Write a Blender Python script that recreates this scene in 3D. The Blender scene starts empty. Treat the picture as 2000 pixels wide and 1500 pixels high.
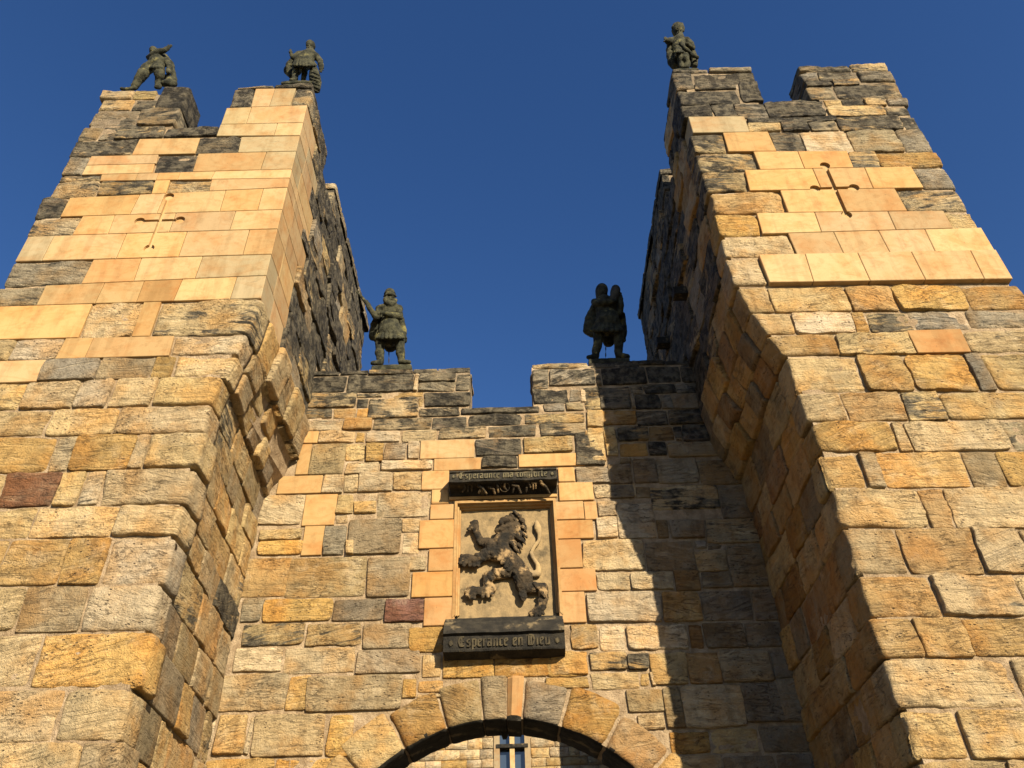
import bpy, bmesh, math, random
import numpy as np
from mathutils import Vector, Matrix
random.seed(7)
# ---------------------------------------------------------------- camera, light
scene = bpy.context.scene
F, TH, RO, CZ = 1560.0, math.radians(38.7), 0.03, 1.6
cr, sr, ct, st = math.cos(RO), math.sin(RO), math.cos(TH), math.sin(TH)
RV = np.array((cr, sr*st, -sr*ct)); UV = np.array((sr, -cr*st, cr*ct)); FV = np.array((0, ct, st))
cam = bpy.data.cameras.new('camera'); co = bpy.data.objects.new('camera', cam)
scene.collection.objects.link(co); scene.camera = co
cam.sensor_width = 36; cam.lens = 36*F/2000; cam.clip_end = 3000; cam.clip_start = .05
co.matrix_world = Matrix(((RV[0], UV[0], -FV[0], 0), (RV[1], UV[1], -FV[1], 0), (RV[2], UV[2], -FV[2], CZ), (0, 0, 0, 1)))
SUN = Vector((0.54, -1.0, 0.53)).normalized()          # towards the sun
sun_el = math.asin(SUN.z)
world = bpy.data.worlds.new('World'); scene.world = world; world.use_nodes = True
wn = world.node_tree; bg = wn.nodes['Background']
sky = wn.nodes.new('ShaderNodeTexSky'); sky.sky_type = 'NISHITA'; sky.sun_disc = False
sky.sun_elevation = sun_el; sky.sun_rotation = math.atan2(SUN.x, SUN.y)
sky.air_density = 1.0; sky.dust_density = 0.3; sky.ozone_density = 2.2; sky.altitude = 100
hs = wn.nodes.new('ShaderNodeHueSaturation'); hs.inputs['Saturation'].default_value = 1.26; hs.inputs['Hue'].default_value = 0.512
wn.links.new(sky.outputs[0], hs.inputs['Color']); wn.links.new(hs.outputs[0], bg.inputs['Color'])
bg.inputs['Strength'].default_value = 0.058
sl = bpy.data.lights.new('sun', 'SUN'); sl.energy = 5.0; sl.angle = math.radians(.5); sl.color = (1, .84, .61)
so = bpy.data.objects.new('sun', sl); scene.collection.objects.link(so)
so.rotation_euler = SUN.to_track_quat('Z', 'Y').to_euler(); so.location = (20, -30, 30)
scene.view_settings.view_transform = 'Standard'; scene.view_settings.look = 'None'
scene.view_settings.exposure = 1.20; scene.view_settings.gamma = 1
scene.render.engine = 'CYCLES'; scene.cycles.max_bounces = 4; scene.cycles.diffuse_bounces = 2

# ---------------------------------------------------------------- measuring the photograph
CR = {'A': (0, 0, 2.857), 'B': (0, 500, 2.857), 'C': (0, 975, 2.857), 'D': (550, 550, 2.857), 'E': (400, 975, 2.857),
      'G': (1000, 975, 2.857), 'H': (1200, 0, 2.5), 'I': (1200, 500, 2.5), 'J': (1400, 950, 2.727),
      'K': (640, 1280, 2.857), 'L': (800, 880, 3.5725), 'M': (1150, 650, 4.2857),
      'S1': (680, 540, 7.5), 'S2': (1110, 530, 7.5), 'S3': (220, 70, 11.11), 'S4': (520, 60, 10.714), 'S5': (1270, 30, 12.5), 'P': (0, 0, 1)}
def at(c, x, y, Y):                      # a measured point of the photo to the plane at distance Y
    ox, oy, s = CR[c]; x = ox+x/s; y = oy+y/s
    d = FV*F + RV*(x-1000) + UV*(750-y); t = Y/d[1]
    return np.array((d[0]*t, Y, CZ+d[2]*t))
DT, DW = 6.5, 9.0
# ---------------------------------------------------------------- numpy noise
_p = np.random.RandomState(3).rand(4096)
def vnoise(P, seed=0):
    P = np.asarray(P, float); i = np.floor(P).astype(np.int64); f = P-i; f = f*f*(3-2*f)
    def h(a, b, c):
        n = (a*374761393 + b*668265263 + c*2147483647 + seed*1013904223) & 0x7fffffff
        n = (n ^ (n >> 13))*1274126177 & 0x7fffffff
        return _p[(n ^ (n >> 16)) & 4095]
    x, y, z = i[:, 0], i[:, 1], i[:, 2]; fx, fy, fz = f[:, 0], f[:, 1], f[:, 2]
    r = 0
    for dx in (0, 1):
        for dy in (0, 1):
            for dz in (0, 1):
                r = r + h(x+dx, y+dy, z+dz)*(fx if dx else 1-fx)*(fy if dy else 1-fy)*(fz if dz else 1-fz)
    return r*2-1
# ---------------------------------------------------------------- materials
def nt(name, rough=.9):
    m = bpy.data.materials.new(name); m.use_nodes = True; t = m.node_tree
    b = t.nodes['Principled BSDF']; b.inputs['Roughness'].default_value = rough; b.inputs['Specular IOR Level'].default_value = .25
    return m, t, b
class N:
    def __init__(s, t): s.t = t
    def n(s, ty, **k):
        o = s.t.nodes.new(ty)
        for a, v in k.items():
            if a.startswith('i_'):
                key = a[2:]; key = int(key) if key.isdigit() else key.replace('_', ' ')
                if hasattr(v, 'is_output') or isinstance(v, bpy.types.NodeSocket): s.t.links.new(v, o.inputs[key])
                else: o.inputs[key].default_value = v
            else: setattr(o, a, v)
        return o
    def math(s, op, a, b=0., c=0., cl=False):
        o = s.n('ShaderNodeMath', operation=op, i_0=a, i_1=b); o.use_clamp = cl
        if op == 'MULTIPLY_ADD': o = s.n('ShaderNodeMath', operation=op, i_0=a, i_1=b, i_2=c); o.use_clamp = cl
        return o.outputs[0]
    def ramp(s, v, a, b, lo=0., hi=1.):
        return s.n('ShaderNodeMapRange', interpolation_type='SMOOTHSTEP', i_0=v, i_1=a, i_2=b, i_3=lo, i_4=hi).outputs[0]
    def mix(s, f, a, b, mode='MIX'):
        o = s.n('ShaderNodeMix', data_type='RGBA', blend_type=mode, i_0=f, i_6=a, i_7=b); return o.outputs[2]
    def noise(s, vec, sc, det=4, ro=.55, dis=0.):
        return s.n('ShaderNodeTexNoise', i_Vector=vec, i_Scale=sc, i_Detail=det, i_Roughness=ro, i_Distortion=dis).outputs[0]
def weather(q):                            # soot and rain marks that run on over the joints (world position)
    p = q.n('ShaderNodeNewGeometry').outputs['Position']; z = q.n('ShaderNodeSeparateXYZ', i_0=p).outputs['Z']; y = q.n('ShaderNodeSeparateXYZ', i_0=p).outputs['Y']
    a = q.noise(q.n('ShaderNodeVectorMath', operation='MULTIPLY', i_0=p, i_1=(1., 1., 1.7)).outputs[0], .9, 5, .62)
    b_ = q.noise(q.n('ShaderNodeVectorMath', operation='MULTIPLY', i_0=p, i_1=(7., 7., .9)).outputs[0], 1., 5, .6)
    top = q.math('MULTIPLY', q.ramp(z, 10.4, 12.3), .38)                       # exposed tops of the towers
    wall = q.math('MULTIPLY', q.math('MULTIPLY', q.ramp(z, 8.0, 8.9), q.ramp(y, 8.4, 8.8)), .28)   # head of the gate wall, far flanks
    lift = q.math('MAXIMUM', top, wall)
    return q.math('MULTIPLY_ADD', q.math('SUBTRACT', a, .5), 1.5, lift), b_
def stone_mat(name, smooth):
    m, t, b = nt(name); q = N(t)
    oi = q.n('ShaderNodeObjectInfo'); tc = q.n('ShaderNodeTexCoord')
    off = q.n('ShaderNodeVectorMath', operation='SCALE', i_0=(37., 91., 53.)); t.links.new(oi.outputs['Random'], off.inputs['Scale'])
    v0 = q.n('ShaderNodeVectorMath', operation='ADD', i_0=tc.outputs['Object'], i_1=off.outputs[0]).outputs[0]
    r = oi.outputs['Random']
    r2 = q.math('FRACT', q.math('MULTIPLY', r, 17.3))
    r3 = q.math('FRACT', q.math('MULTIPLY', r, 71.7))
    ang = q.math('MULTIPLY', q.math('POWER', q.math('SUBTRACT', r2, .5), 3.), 4. if not smooth else 3.)
    rot = q.n('ShaderNodeVectorRotate', rotation_type='AXIS_ANGLE', i_Vector=tc.outputs['Object'], i_Axis=(0.7, .7, 0.)); t.links.new(ang, rot.inputs['Angle'])
    v1 = q.n('ShaderNodeVectorMath', operation='ADD', i_0=rot.outputs[0], i_1=off.outputs[0]).outputs[0]
    vb = q.n('ShaderNodeVectorMath', operation='MULTIPLY', i_0=v1, i_1=(2.2, 2.2, 15.)).outputs[0]
    big = q.noise(v0, 2.6, 3); med = q.noise(v0, 9., 6, .65); bed = q.noise(vb, 1.0, 6, .68, .6); fine = q.noise(v0, 60., 4, .7); gr = q.noise(v0, 240., 2, .7)
    col = oi.outputs['Color']
    if smooth:
        c = q.mix(q.ramp(big, .45, .68, 0, .55), col, q.mix(1., col, (.95, .68, .46, 1), 'MULTIPLY'))
        vein = q.noise(q.n('ShaderNodeVectorMath', operation='MULTIPLY', i_0=v1, i_1=(1., 1., 2.)).outputs[0], 1.5, 3, .55, 1.2)
        line = q.ramp(q.math('ABSOLUTE', q.math('SUBTRACT', vein, .5)), 0., .05, .25, 0.)
        c = q.mix(line, c, q.mix(1., c, (.88, .62, .42, 1), 'MULTIPLY'))
        c = q.mix(q.ramp(bed, .52, .75, 0, .22), c, q.mix(1., c, (.8, .78, .72, 1), 'MULTIPLY'))
        c = q.mix(q.ramp(med, .48, .70, 0, .52), c, q.mix(1., c, (.70, .64, .56, 1), 'MULTIPLY'))
        c = q.mix(q.ramp(q.noise(v0, 3.2, 6, .7), .52, .68, 0, .30), c, q.mix(1., c, (.78, .76, .70, 1), 'MULTIPLY'))
        sp = q.n('ShaderNodeTexVoronoi', i_Vector=v0, i_Scale=11.)
        c = q.mix(q.math('MULTIPLY', q.ramp(sp.outputs['Distance'], .03, .09, .7, 0.), q.ramp(big, .5, .56)), c, (.10, .07, .035, 1))
    else:
        c = q.mix(q.ramp(big, .40, .66, 0, .75), col, q.mix(1., col, (.98, .74, .46, 1), 'MULTIPLY'))
        c = q.mix(q.ramp(q.noise(v0, 4.3, 5, .6), .52, .70, 0, .55), c, q.mix(.6, c, (.42, .36, .25, 1)))
        wth = q.math('MULTIPLY_ADD', oi.outputs['Alpha'], 1.1, .30, cl=True)
        c = q.mix(q.math('MULTIPLY', q.ramp(bed, .44, .60, .0, .60), wth), c, q.mix(1., c, (.55, .52, .47, 1), 'MULTIPLY'))
        c = q.mix(q.math('MULTIPLY', q.ramp(bed, .36, .48, .5, .0), wth), c, q.mix(.5, c, (.72, .58, .36, 1)))
        c = q.mix(q.ramp(med, .50, .70, 0, .65), c, q.mix(1., c, (.50, .47, .42, 1), 'MULTIPLY'))
        c = q.mix(q.ramp(q.noise(v0, 1.6, 5, .62), .50, .66, 0, .60), c, q.mix(1., c, (.56, .60, .66, 1), 'MULTIPLY'))
        c = q.mix(q.ramp(q.noise(v0, 2.1, 5, .66, .4), .55, .70, 0, .55), c, q.mix(1., c, (1.18, 1.20, 1.25, 1), 'MULTIPLY'))
        ck = q.noise(q.n('ShaderNodeVectorMath', operation='MULTIPLY', i_0=v1, i_1=(1.3, 1.3, 6.)).outputs[0], 1.6, 7, .66, .8)
        cl = q.math('MULTIPLY', q.ramp(q.math('ABSOLUTE', q.math('SUBTRACT', ck, .5)), .0, .011, 1., 0.), q.ramp(q.noise(v0, 2.2, 3), .46, .58))
        c = q.mix(q.math('MULTIPLY', cl, .75), c, q.mix(1., c, (.22, .17, .12, 1), 'MULTIPLY'))
        pit = q.n('ShaderNodeTexVoronoi', i_Vector=q.n('ShaderNodeVectorMath', operation='MULTIPLY', i_0=v1, i_1=(1., 1., 2.)).outputs[0], i_Scale=16.)
        pm = q.math('MULTIPLY', q.ramp(pit.outputs['Distance'], .10, .26, 1., 0.), q.ramp(q.noise(v0, 3., 2), .52, .60))
        c = q.mix(q.math('MULTIPLY', pm, .75), c, (.06, .045, .03, 1))
    wa, wb = weather(q)
    # soot: depends on the stone itself (alpha) and lies in its bedding
    sn = q.math('ADD', q.math('MULTIPLY', q.noise(vb, .8, 6, .72, 1.), .6), q.math('MULTIPLY', q.noise(v0, 3.4, 5, .65), .4))
    al_ = q.math('ADD', oi.outputs['Alpha'], q.math('MULTIPLY', wa, .62 if not smooth else .22))
    th = q.math('MULTIPLY_ADD', al_, -.46, .74)
    c = q.mix(q.ramp(wb, .50, .66, 0, .42 if smooth else .38), c, q.mix(1., c, (.66, .62, .56, 1), 'MULTIPLY'))
    df = q.math('SUBTRACT', sn, th)
    mk = q.ramp(df, -.035, .055)
    c = q.mix(q.math('MULTIPLY', mk, .96), c, q.mix(q.ramp(med, .4, .62), (.020, .019, .016, 1), (.125, .11, .078, 1)))
    br = q.math('MULTIPLY_ADD', r3, .30, .85)
    c = q.mix(1., c, q.n('ShaderNodeCombineColor', i_0=br, i_1=br, i_2=br).outputs[0], 'MULTIPLY')
    g1 = q.math('MULTIPLY_ADD', gr, .5, .75)
    c = q.mix(1., c, q.n('ShaderNodeCombineColor', i_0=g1, i_1=g1, i_2=g1).outputs[0], 'MULTIPLY')
    t.links.new(c, b.inputs['Base Color'])
    if smooth:
        h = q.math('ADD', q.math('MULTIPLY', fine, .25), q.math('MULTIPLY', med, .4)); d = .006
    else:
        crk = q.ramp(bed, .38, .50)
        h = q.math('ADD', q.math('MULTIPLY', bed, q.math('MULTIPLY_ADD', wth, 1.1, .15)), q.math('ADD', q.math('MULTIPLY', med, 1.3), q.math('ADD', q.math('MULTIPLY', fine, .42), q.math('MULTIPLY', crk, .25))))
        h = q.math('SUBTRACT', h, q.math('ADD', q.math('MULTIPLY', pm, .5), q.math('MULTIPLY', cl, .5))); h = q.math('ADD', h, q.math('MULTIPLY', q.math('ABSOLUTE', q.math('SUBTRACT', q.noise(v0, 19., 5, .7), .5)), 1.3)); d = .040
    bp = q.n('ShaderNodeBump', i_Strength=1., i_Distance=d, i_Height=h); t.links.new(bp.outputs[0], b.inputs['Normal'])
    return m
M_R = stone_mat('weathered_sandstone', False); M_S = stone_mat('dressed_sandstone', True)
def plain_mat(name, c1, c2, sc, bump, c3=None, t3=(.55, .65), rough=.92):
    m, t, b = nt(name, rough); q = N(t); tc = q.n('ShaderNodeTexCoord').outputs['Object']
    a = q.noise(tc, sc, 6, .62); f = q.noise(tc, sc*7, 5, .7)
    c = q.mix(q.ramp(a, .38, .62), c1+(1,), c2+(1,))
    if c3: c = q.mix(q.ramp(q.noise(tc, sc*.6, 5, .65), *t3), c, c3+(1,))
    if 'mortar' in name:
        wa, wb = weather(q); c = q.mix(q.ramp(wa, .10, .55, 0, .7), c, (.10, .09, .07, 1)); c = q.mix(q.ramp(wb, .5, .66, 0, .35), c, q.mix(1., c, (.6, .56, .5, 1), 'MULTIPLY'))
    g = q.math('MULTIPLY_ADD', f, .5, .75)
    c = q.mix(1., c, q.n('ShaderNodeCombineColor', i_0=g, i_1=g, i_2=g).outputs[0], 'MULTIPLY')
    t.links.new(c, b.inputs['Base Color'])
    bp = q.n('ShaderNodeBump', i_Strength=1., i_Distance=bump, i_Height=q.math('ADD', q.math('MULTIPLY', f, .6), a)); t.links.new(bp.outputs[0], b.inputs['Normal'])
    return m
M_MO = plain_mat('lime_mortar', (.36, .275, .175), (.24, .175, .105), 7, .05, (.42, .33, .225), (.55, .68))
M_ST = plain_mat('lichened_statue_stone', (.014, .016, .011), (.055, .055, .033), 9, .03, (.15, .135, .05), (.57, .67))
M_DK = plain_mat('sooty_statue_stone', (.030, .029, .023), (.06, .056, .042), 6, .02, (.10, .09, .05), (.62, .72))
M_LI = plain_mat('sooty_carved_sandstone', (.012, .011, .009), (.052, .038, .022), 6, .024, (.26, .18, .09), (.52, .62))
M_SL = plain_mat('carved_slab_sandstone', (.24, .175, .09), (.16, .12, .065), 6, .015, (.09, .07, .04), (.54, .68))
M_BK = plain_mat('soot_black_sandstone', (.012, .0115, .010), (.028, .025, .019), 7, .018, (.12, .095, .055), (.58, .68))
M_LT = plain_mat('worn_lettering_stone', (.055, .05, .032), (.12, .105, .062), 14, .010)
M_LD = plain_mat('sooty_lettering_stone', (.028, .024, .016), (.07, .058, .034), 9, .008)
M_IR = plain_mat('dark_iron', (.02, .02, .02), (.04, .03, .025), 9, .004)
M_GR = plain_mat('trodden_gravel', (.10, .085, .06), (.14, .115, .08), 2, .02)
M_RD = plain_mat('worn_cobbles', (.07, .062, .05), (.11, .092, .07), 4, .03)
m, t, b = nt('window_glass', .08); b.inputs['Base Color'].default_value = (.03, .045, .07, 1); b.inputs['Specular IOR Level'].default_value = .9; M_GL = m
ALB = .76
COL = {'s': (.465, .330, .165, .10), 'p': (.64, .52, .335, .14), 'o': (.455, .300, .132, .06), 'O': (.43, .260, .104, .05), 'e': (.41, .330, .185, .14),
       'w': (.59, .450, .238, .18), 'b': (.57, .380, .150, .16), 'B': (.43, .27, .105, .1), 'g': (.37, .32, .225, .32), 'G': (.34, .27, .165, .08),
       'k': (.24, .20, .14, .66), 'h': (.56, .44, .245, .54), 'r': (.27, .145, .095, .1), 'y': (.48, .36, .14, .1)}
COL = {k: (a*ALB, b_*ALB, c*ALB, d) for k, (a, b_, c, d) in COL.items()}
SMOOTH = set('soOe')
# ---------------------------------------------------------------- objects
C = scene.collection
def link(name, me, parent=None, mat=None):
    o = bpy.data.objects.new(name, me); C.objects.link(o)
    if parent is not None: o.parent = parent
    if mat and not me.materials: me.materials.append(mat)
    return o
def thing(name, label, cat, loc, group=None):
    o = bpy.data.objects.new(name, None); C.objects.link(o); o.location = loc; o.empty_display_size = .3
    o['label'] = label; o['category'] = cat
    if group: o['group'] = group
    bpy.context.view_layer.update(); return o
def place(o, parent, c):                   # world position c under a parent that is only moved
    o.location = Vector(c) - (parent.location if parent and parent.parent is None else Vector((0, 0, 0)))
    if parent and parent.parent is not None: o.location = Vector(c) - (parent.parent.location + parent.location)
def mesh(name, V, Fc, parent, mat, smooth=True, center=None):
    V = np.asarray(V, float); c = V.mean(0) if center is None else np.array(center)
    me = bpy.data.meshes.new(name); me.from_pydata((V-c).tolist(), [], Fc); me.update()
    if smooth: me.polygons.foreach_set('use_smooth', [True]*len(me.polygons))
    o = link(name, me, parent, mat); place(o, parent, c) if parent else setattr(o, 'location', Vector(c))
    return o
def bx(x0, x1, y0, y1, z0, z1):
    V = [(x, y, z) for x in (x0, x1) for y in (y0, y1) for z in (z0, z1)]
    return V, [(0, 1, 3, 2), (4, 6, 7, 5), (0, 4, 5, 1), (2, 3, 7, 6), (0, 2, 6, 4), (1, 5, 7, 3)]
def join(parts):
    V, Fc = [], []
    for v, f in parts:
        n = len(V); V += [tuple(a) for a in v]; Fc += [tuple(i+n for i in g) for g in f]
    return V, Fc

seedc = [0]
def stone_geo(quad, fmap, rough=1., H=.03, gap=.012, depth=.10, re=.028, n=10., L=None, lo=False, dens=.042, nbed=None):
    """quad: BL BR TR TL in (u,v); fmap(u,v,w)->(x,y,z) arrays. returns V,F"""
    seedc[0] += 1; sd = seedc[0]; rnd = random.Random(sd*7+1)
    Q = np.array(quad, float); lu = abs(Q[1, 0]-Q[0, 0]+Q[2, 0]-Q[3, 0])/2; lv = abs(Q[3, 1]-Q[0, 1]+Q[2, 1]-Q[1, 1])/2
    lu = max(lu, .04); lv = max(lv, .04)
    re = min(re, lv*.3, lu*.3)
    def axis(l):
        if lo: return np.array([-1, -1+re*2/l, 1-re*2/l, 1]) if not rough else np.array([-1, -1+re*1.2/l, 0, 1-re*1.2/l, 1])
        k = max(4, min(22, int(l/dens)))
        inner = np.linspace(-1+2*re/l, 1-2*re/l, k) if rough else np.linspace(-1+2*re/l, 1-2*re/l, 2)
        e = [-1, -1+.25*re*2/l, -1+.6*re*2/l] if rough else [-1]
        return np.concatenate([e, inner, [-a for a in e[::-1]]])
    su, sv = axis(lu), axis(lv); nu, nv = len(su), len(sv)
    S, T = np.meshgrid(su, sv, indexing='ij')
    a, b_ = lu/2, lv/2
    d = np.minimum((1-np.abs(S))*a, (1-np.abs(T))*b_)
    qx = np.clip(1-d/re, 0, 1); W = H - re*(1-np.sqrt(np.clip(1-qx*qx, 0, 1)))
    # corner rounding (own size for each corner)
    nn = np.full(S.shape, n)
    if rough:
        ns = [rnd.uniform(.55, 1.5)*n for _ in range(4)]
        nn = np.where(S < 0, np.where(T < 0, ns[0], ns[3]), np.where(T < 0, ns[1], ns[2]))
    mx = np.maximum(np.abs(S), np.abs(T)); mx1 = np.where(mx == 0, 1, mx)
    fac = np.where(mx < 1e-9, 1., (np.maximum(np.abs(S/mx1), 1e-4)**nn + np.maximum(np.abs(T/mx1), 1e-4)**nn + (mx < 1e-9))**(-1/nn))
    fac = 1-(1-fac)*mx
    S2, T2 = S*fac*(1-gap/a), T*fac*(1-gap/b_)
    def uvof(S_, T_):
        p, q_ = (S_+1)/2, (T_+1)/2
        u = (1-p)*(1-q_)*Q[0, 0]+p*(1-q_)*Q[1, 0]+p*q_*Q[2, 0]+(1-p)*q_*Q[3, 0]
        v = (1-p)*(1-q_)*Q[0, 1]+p*(1-q_)*Q[1, 1]+p*q_*Q[2, 1]+(1-p)*q_*Q[3, 1]
        return u, v
    U_, V_ = uvof(S2, T2)
    pts = [np.stack([U_.ravel(), V_.ravel(), W.ravel()], 1)]
    ring = [(i, 0) for i in range(nu)]+[(nu-1, j) for j in range(1, nv)]+[(i, nv-1) for i in range(nu-2, -1, -1)]+[(0, j) for j in range(nv-2, 0, -1)]
    rS = np.array([S2[i, j] for i, j in ring]); rT = np.array([T2[i, j] for i, j in ring])
    if L: lay = [(-(x)*L, 1.) for x in np.linspace(.12, .93 if rough else .99, 5)]+[(-L, 1-(.02 if rough else .0015)/min(a, b_))]
    else: lay = [(-depth, .98)]
    for w, k in lay:
        u, v = uvof(rS*k, rT*k); pts.append(np.stack([u, v, np.full(len(ring), w)], 1))
    P = np.concatenate(pts)
    if rough:
        sc = np.array((1., 1., 1.))
        off = np.array((rnd.random()*50, rnd.random()*50, rnd.random()*50))
        n1 = vnoise(P*2.6+off, sd); n2 = vnoise(P*7+off, sd+5)
        tl = rnd.uniform(-.25, .25); Bc = np.stack([P[:, 0]*2.5, (P[:, 1]+P[:, 0]*tl)*17, P[:, 2]*9], 1)+off
        n3 = vnoise(Bc, sd+9); n4 = vnoise(P*4.+off[::-1], sd+2); n5 = vnoise(P*19+off, sd+4); n6 = vnoise(P*21+off[::-1], sd+6)
        amp = rough
        front = np.arange(len(P)) < nu*nv
        Wd = (n1*.015+n2*.009+np.where(n3 > .15, -.5, .25)*.010+n3*.006+n5*.004)*amp
        P[:, 2] += np.where(front, Wd, 0)
        edge = np.concatenate([(mx.ravel() > .55).astype(float), np.ones(len(P)-nu*nv)])
        P[:, 0] += edge*(n4*.011+n2*.005+n5*.006)*amp*min(1, lu/.3); P[:, 1] += edge*(n1*.009+n3*.004+n6*.007)*amp*min(1, lv/.3)
    X, Y, Z = fmap(P[:, 0], P[:, 1], P[:, 2])
    V = np.stack([X, Y, Z], 1)
    Fc = [(i*nv+j, (i+1)*nv+j, (i+1)*nv+j+1, i*nv+j+1) for i in range(nu-1) for j in range(nv-1)]
    prev = [i*nv+j for i, j in ring]; base = nu*nv; m = len(ring)
    for k in range(len(lay)):
        cur = [base+k*m+i for i in range(m)]
        Fc += [(prev[i], cur[i], cur[(i+1) % m], prev[(i+1) % m]) for i in range(m)]
        prev = cur
    return V, Fc
def add_stone(parent, quad, fmap, code, flip=False, name='stone', **k):
    sm = code in SMOOTH
    if sm: k = {**dict(rough=0, gap=.0022, re=.005, n=60, H=.02, depth=.17), **{a: b for a, b in k.items() if a in ('H', 'L', 'depth', 'gap', 're')}}
    else:
        rr = random.random()
        k = {**dict(rough=.8+.8*rr, gap=.003+.006*random.random(), re=.010+.014*random.random(), n=10+18*random.random(), H=.003+.034*random.random()), **k}
        if code == 'G': k['rough'] = .35; k['n'] = 18
    V, Fc = stone_geo(quad, fmap, **k)
    if flip: Fc = [f[::-1] for f in Fc]
    o = mesh(name, V, Fc, parent, M_S if sm else M_R, smooth=not sm)
    c = COL[code]; r = random.uniform(-.03, .03) if not sm else random.uniform(-.014, .014)
    v = random.uniform(.93, 1.07)
    o.color = (min(1, (c[0]+r*.6)*v), (c[1]+r*.2)*v, max(.02, (c[2]-r*.6)*v), c[3] if c[3] == 0 else min(1, max(0, c[3]+random.uniform(-.1, .1))))
    return o
# ---------------------------------------------------------------- the faces of the gatehouse
def interp(z, tab): return np.interp(z, [a for a, _ in tab], [b for _, b in tab])
PL = [(0, -3.15), (4, -3.15), (5.3, -3.15), (6.6, -3.13), (7.1, -3.08), (7.6, -2.96), (8.10, -2.87), (8.16, -2.87), (13, -2.88)]
PR = [(0, 2.99), (5.3, 2.99), (6.9, 2.96), (7.15, 2.92), (7.65, 2.72), (8.05, 2.65), (8.1, 2.63), (13, 2.60)]
def f_tower(u, v, w): return u, DT-w, v
def f_wall(u, v, w): return u, DW-w, v
def f_sideL(u, v, w):
    tp = np.where(v < 7.6, -.075, -.015)
    return interp(v, PL)+tp*(u-DT)+w, u, v
def f_sideR(u, v, w): return interp(v, PR)+.012*(u-DT)-w, u, v

def line(c, pts, Y):
    a, b = at(c, *pts[:2], Y), at(c, *pts[2:], Y)
    return (a[0], a[2], b[0], b[2])
def lz(l, u): return l[1]+(l[3]-l[1])*(u-l[0])/(l[2]-l[0])
def course(c, T, B, s, Y, parent, fmap, edges, rec=None, **kw):
    """T, B: lines (x0,y0,x1,y1) in crop c; s: 'x c x c x' joints and colours; edges: (left profile fn or None, right)"""
    tl, bl = line(c, T, Y), line(c, B, Y)
    tok = s.split(); xs = [float(a) for a in tok[::2]]; cs = tok[1::2]
    def py(l, x): return l[1]+(l[3]-l[1])*(x-l[0])/(l[2]-l[0])
    us = [at(c, x, (py(T, x)+py(B, x))/2, Y)[0] for x in xs]
    n = len(cs)
    for i, cc in enumerate(cs):
        if cc == '.': continue
        u0, u1 = us[i], us[i+1]; L = None
        subs = cc.split('/')
        for k, code in enumerate(subs):
            f0, f1 = k/len(subs), (k+1)/len(subs)
            def z(u, f): return lz(tl, u)*(1-f)+lz(bl, u)*f
            zt0, zt1, zb0, zb1 = z(u0, f0), z(u1, f0), z(u0, f1), z(u1, f1)
            a0 = a1 = b0 = b1 = 0; L = None
            if i > 0: b0 = us_t[i]; a0 = -us_t[i]
            else: us_t = [random.uniform(-.012, .012) if code not in SMOOTH else 0 for _ in range(n+1)]
            b1, a1 = us_t[i+1], -us_t[i+1]
            q = [[u0+b0, zb0], [u1+b1, zb1], [u1+a1, zt1], [u0+a0, zt0]]
            if i == 0 and edges[0]:
                ex_ = random.uniform(.02, .085) if code not in SMOOTH else .021
                q[0][0] = edges[0](q[0][1])-ex_; q[3][0] = edges[0](q[3][1])-ex_; L = edges[2](k)
            if i == n-1 and edges[1]:
                ex_ = random.uniform(.02, .085) if code not in SMOOTH else .021
                q[1][0] = edges[1](q[1][1])+ex_; q[2][0] = edges[1](q[2][1])+ex_; L = edges[2](k)
            if (i == 0 and kw.get('Lf')) or (i == n-1 and kw.get('Ll')): L = .48
            kk = dict(kw)
            if L:
                kk['L'] = L; kk['re'] = kw.get('re', .045 if code not in SMOOTH else .006)
            if code in SMOOTH: kk['H'] = kw.get('Hs', .02)
            kk.pop('Hs', None); kk.pop('Lf', None); kk.pop('Ll', None)
            add_stone(parent, q, fmap, code, **kk)
            if rec is not None and ((rec[0] == 'R' and i == n-1) or (rec[0] == 'L' and i == 0)) and edges[0 if rec[0] == 'L' else 1]:
                ii = (1, 2) if rec[0] == 'R' else (0, 3)
                rec.append((q[ii[0]][1], q[ii[1]][1], L, code))
def rects(c, s, Y, parent, fmap, **kw):
    for it in s.split(';'):
        p = it.split()
        if not p: continue
        x0, x1, y0, y1 = map(float, p[:4]); xm, ym = (x0+x1)/2, (y0+y1)/2
        a = at(c, x0, ym, Y)[0]; b = at(c, x1, ym, Y)[0]; zt = at(c, xm, y0, Y)[2]; zb = at(c, xm, y1, Y)[2]
        j = [random.uniform(-.012, .012) if p[4] not in SMOOTH else 0 for _ in range(4)]
        k2 = dict(kw)
        if p[4] in SMOOTH and 'Hs' in kw: k2['H'] = kw['Hs']
        k2.pop('Hs', None)
        add_stone(parent, [(a+j[0], zb), (b+j[1], zb), (b-j[1], zt), (a-j[0], zt)], fmap, p[4], **k2)

TLh = thing('gatehouse_tower', 'left sandstone gate tower patched with smooth yellow ashlar around a carved cross slit', 'tower', (-4.4, 8.5, 0), 'towers flanking the gateway')
TRh = thing('gatehouse_tower', 'right sandstone gate tower, its inner side in deep shadow', 'tower', (4.2, 8.5, 0), 'towers flanking the gateway')
GW = thing('gate_wall', 'crenellated gate wall between the two towers with round arch and carved lion panel', 'wall', (0, 9.4, 0))

# ---- left tower, front
XL0 = -5.93
recL = ['R']
qa = [0]
def qlen(k):
    qa[0] += 1
    return (.34, .58)[qa[0] % 2] + random.uniform(-.05, .05)
eL = (lambda z: XL0, lambda z: float(interp(z, PL)), qlen)
eN = (None, lambda z: float(interp(z, PL)), qlen)
eO = (lambda z: XL0, None, qlen)
def cL(c, T, B, s, e=eL, **k): course(c, T, B, s, DT, TLh, f_tower, e, recL, **k)
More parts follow.
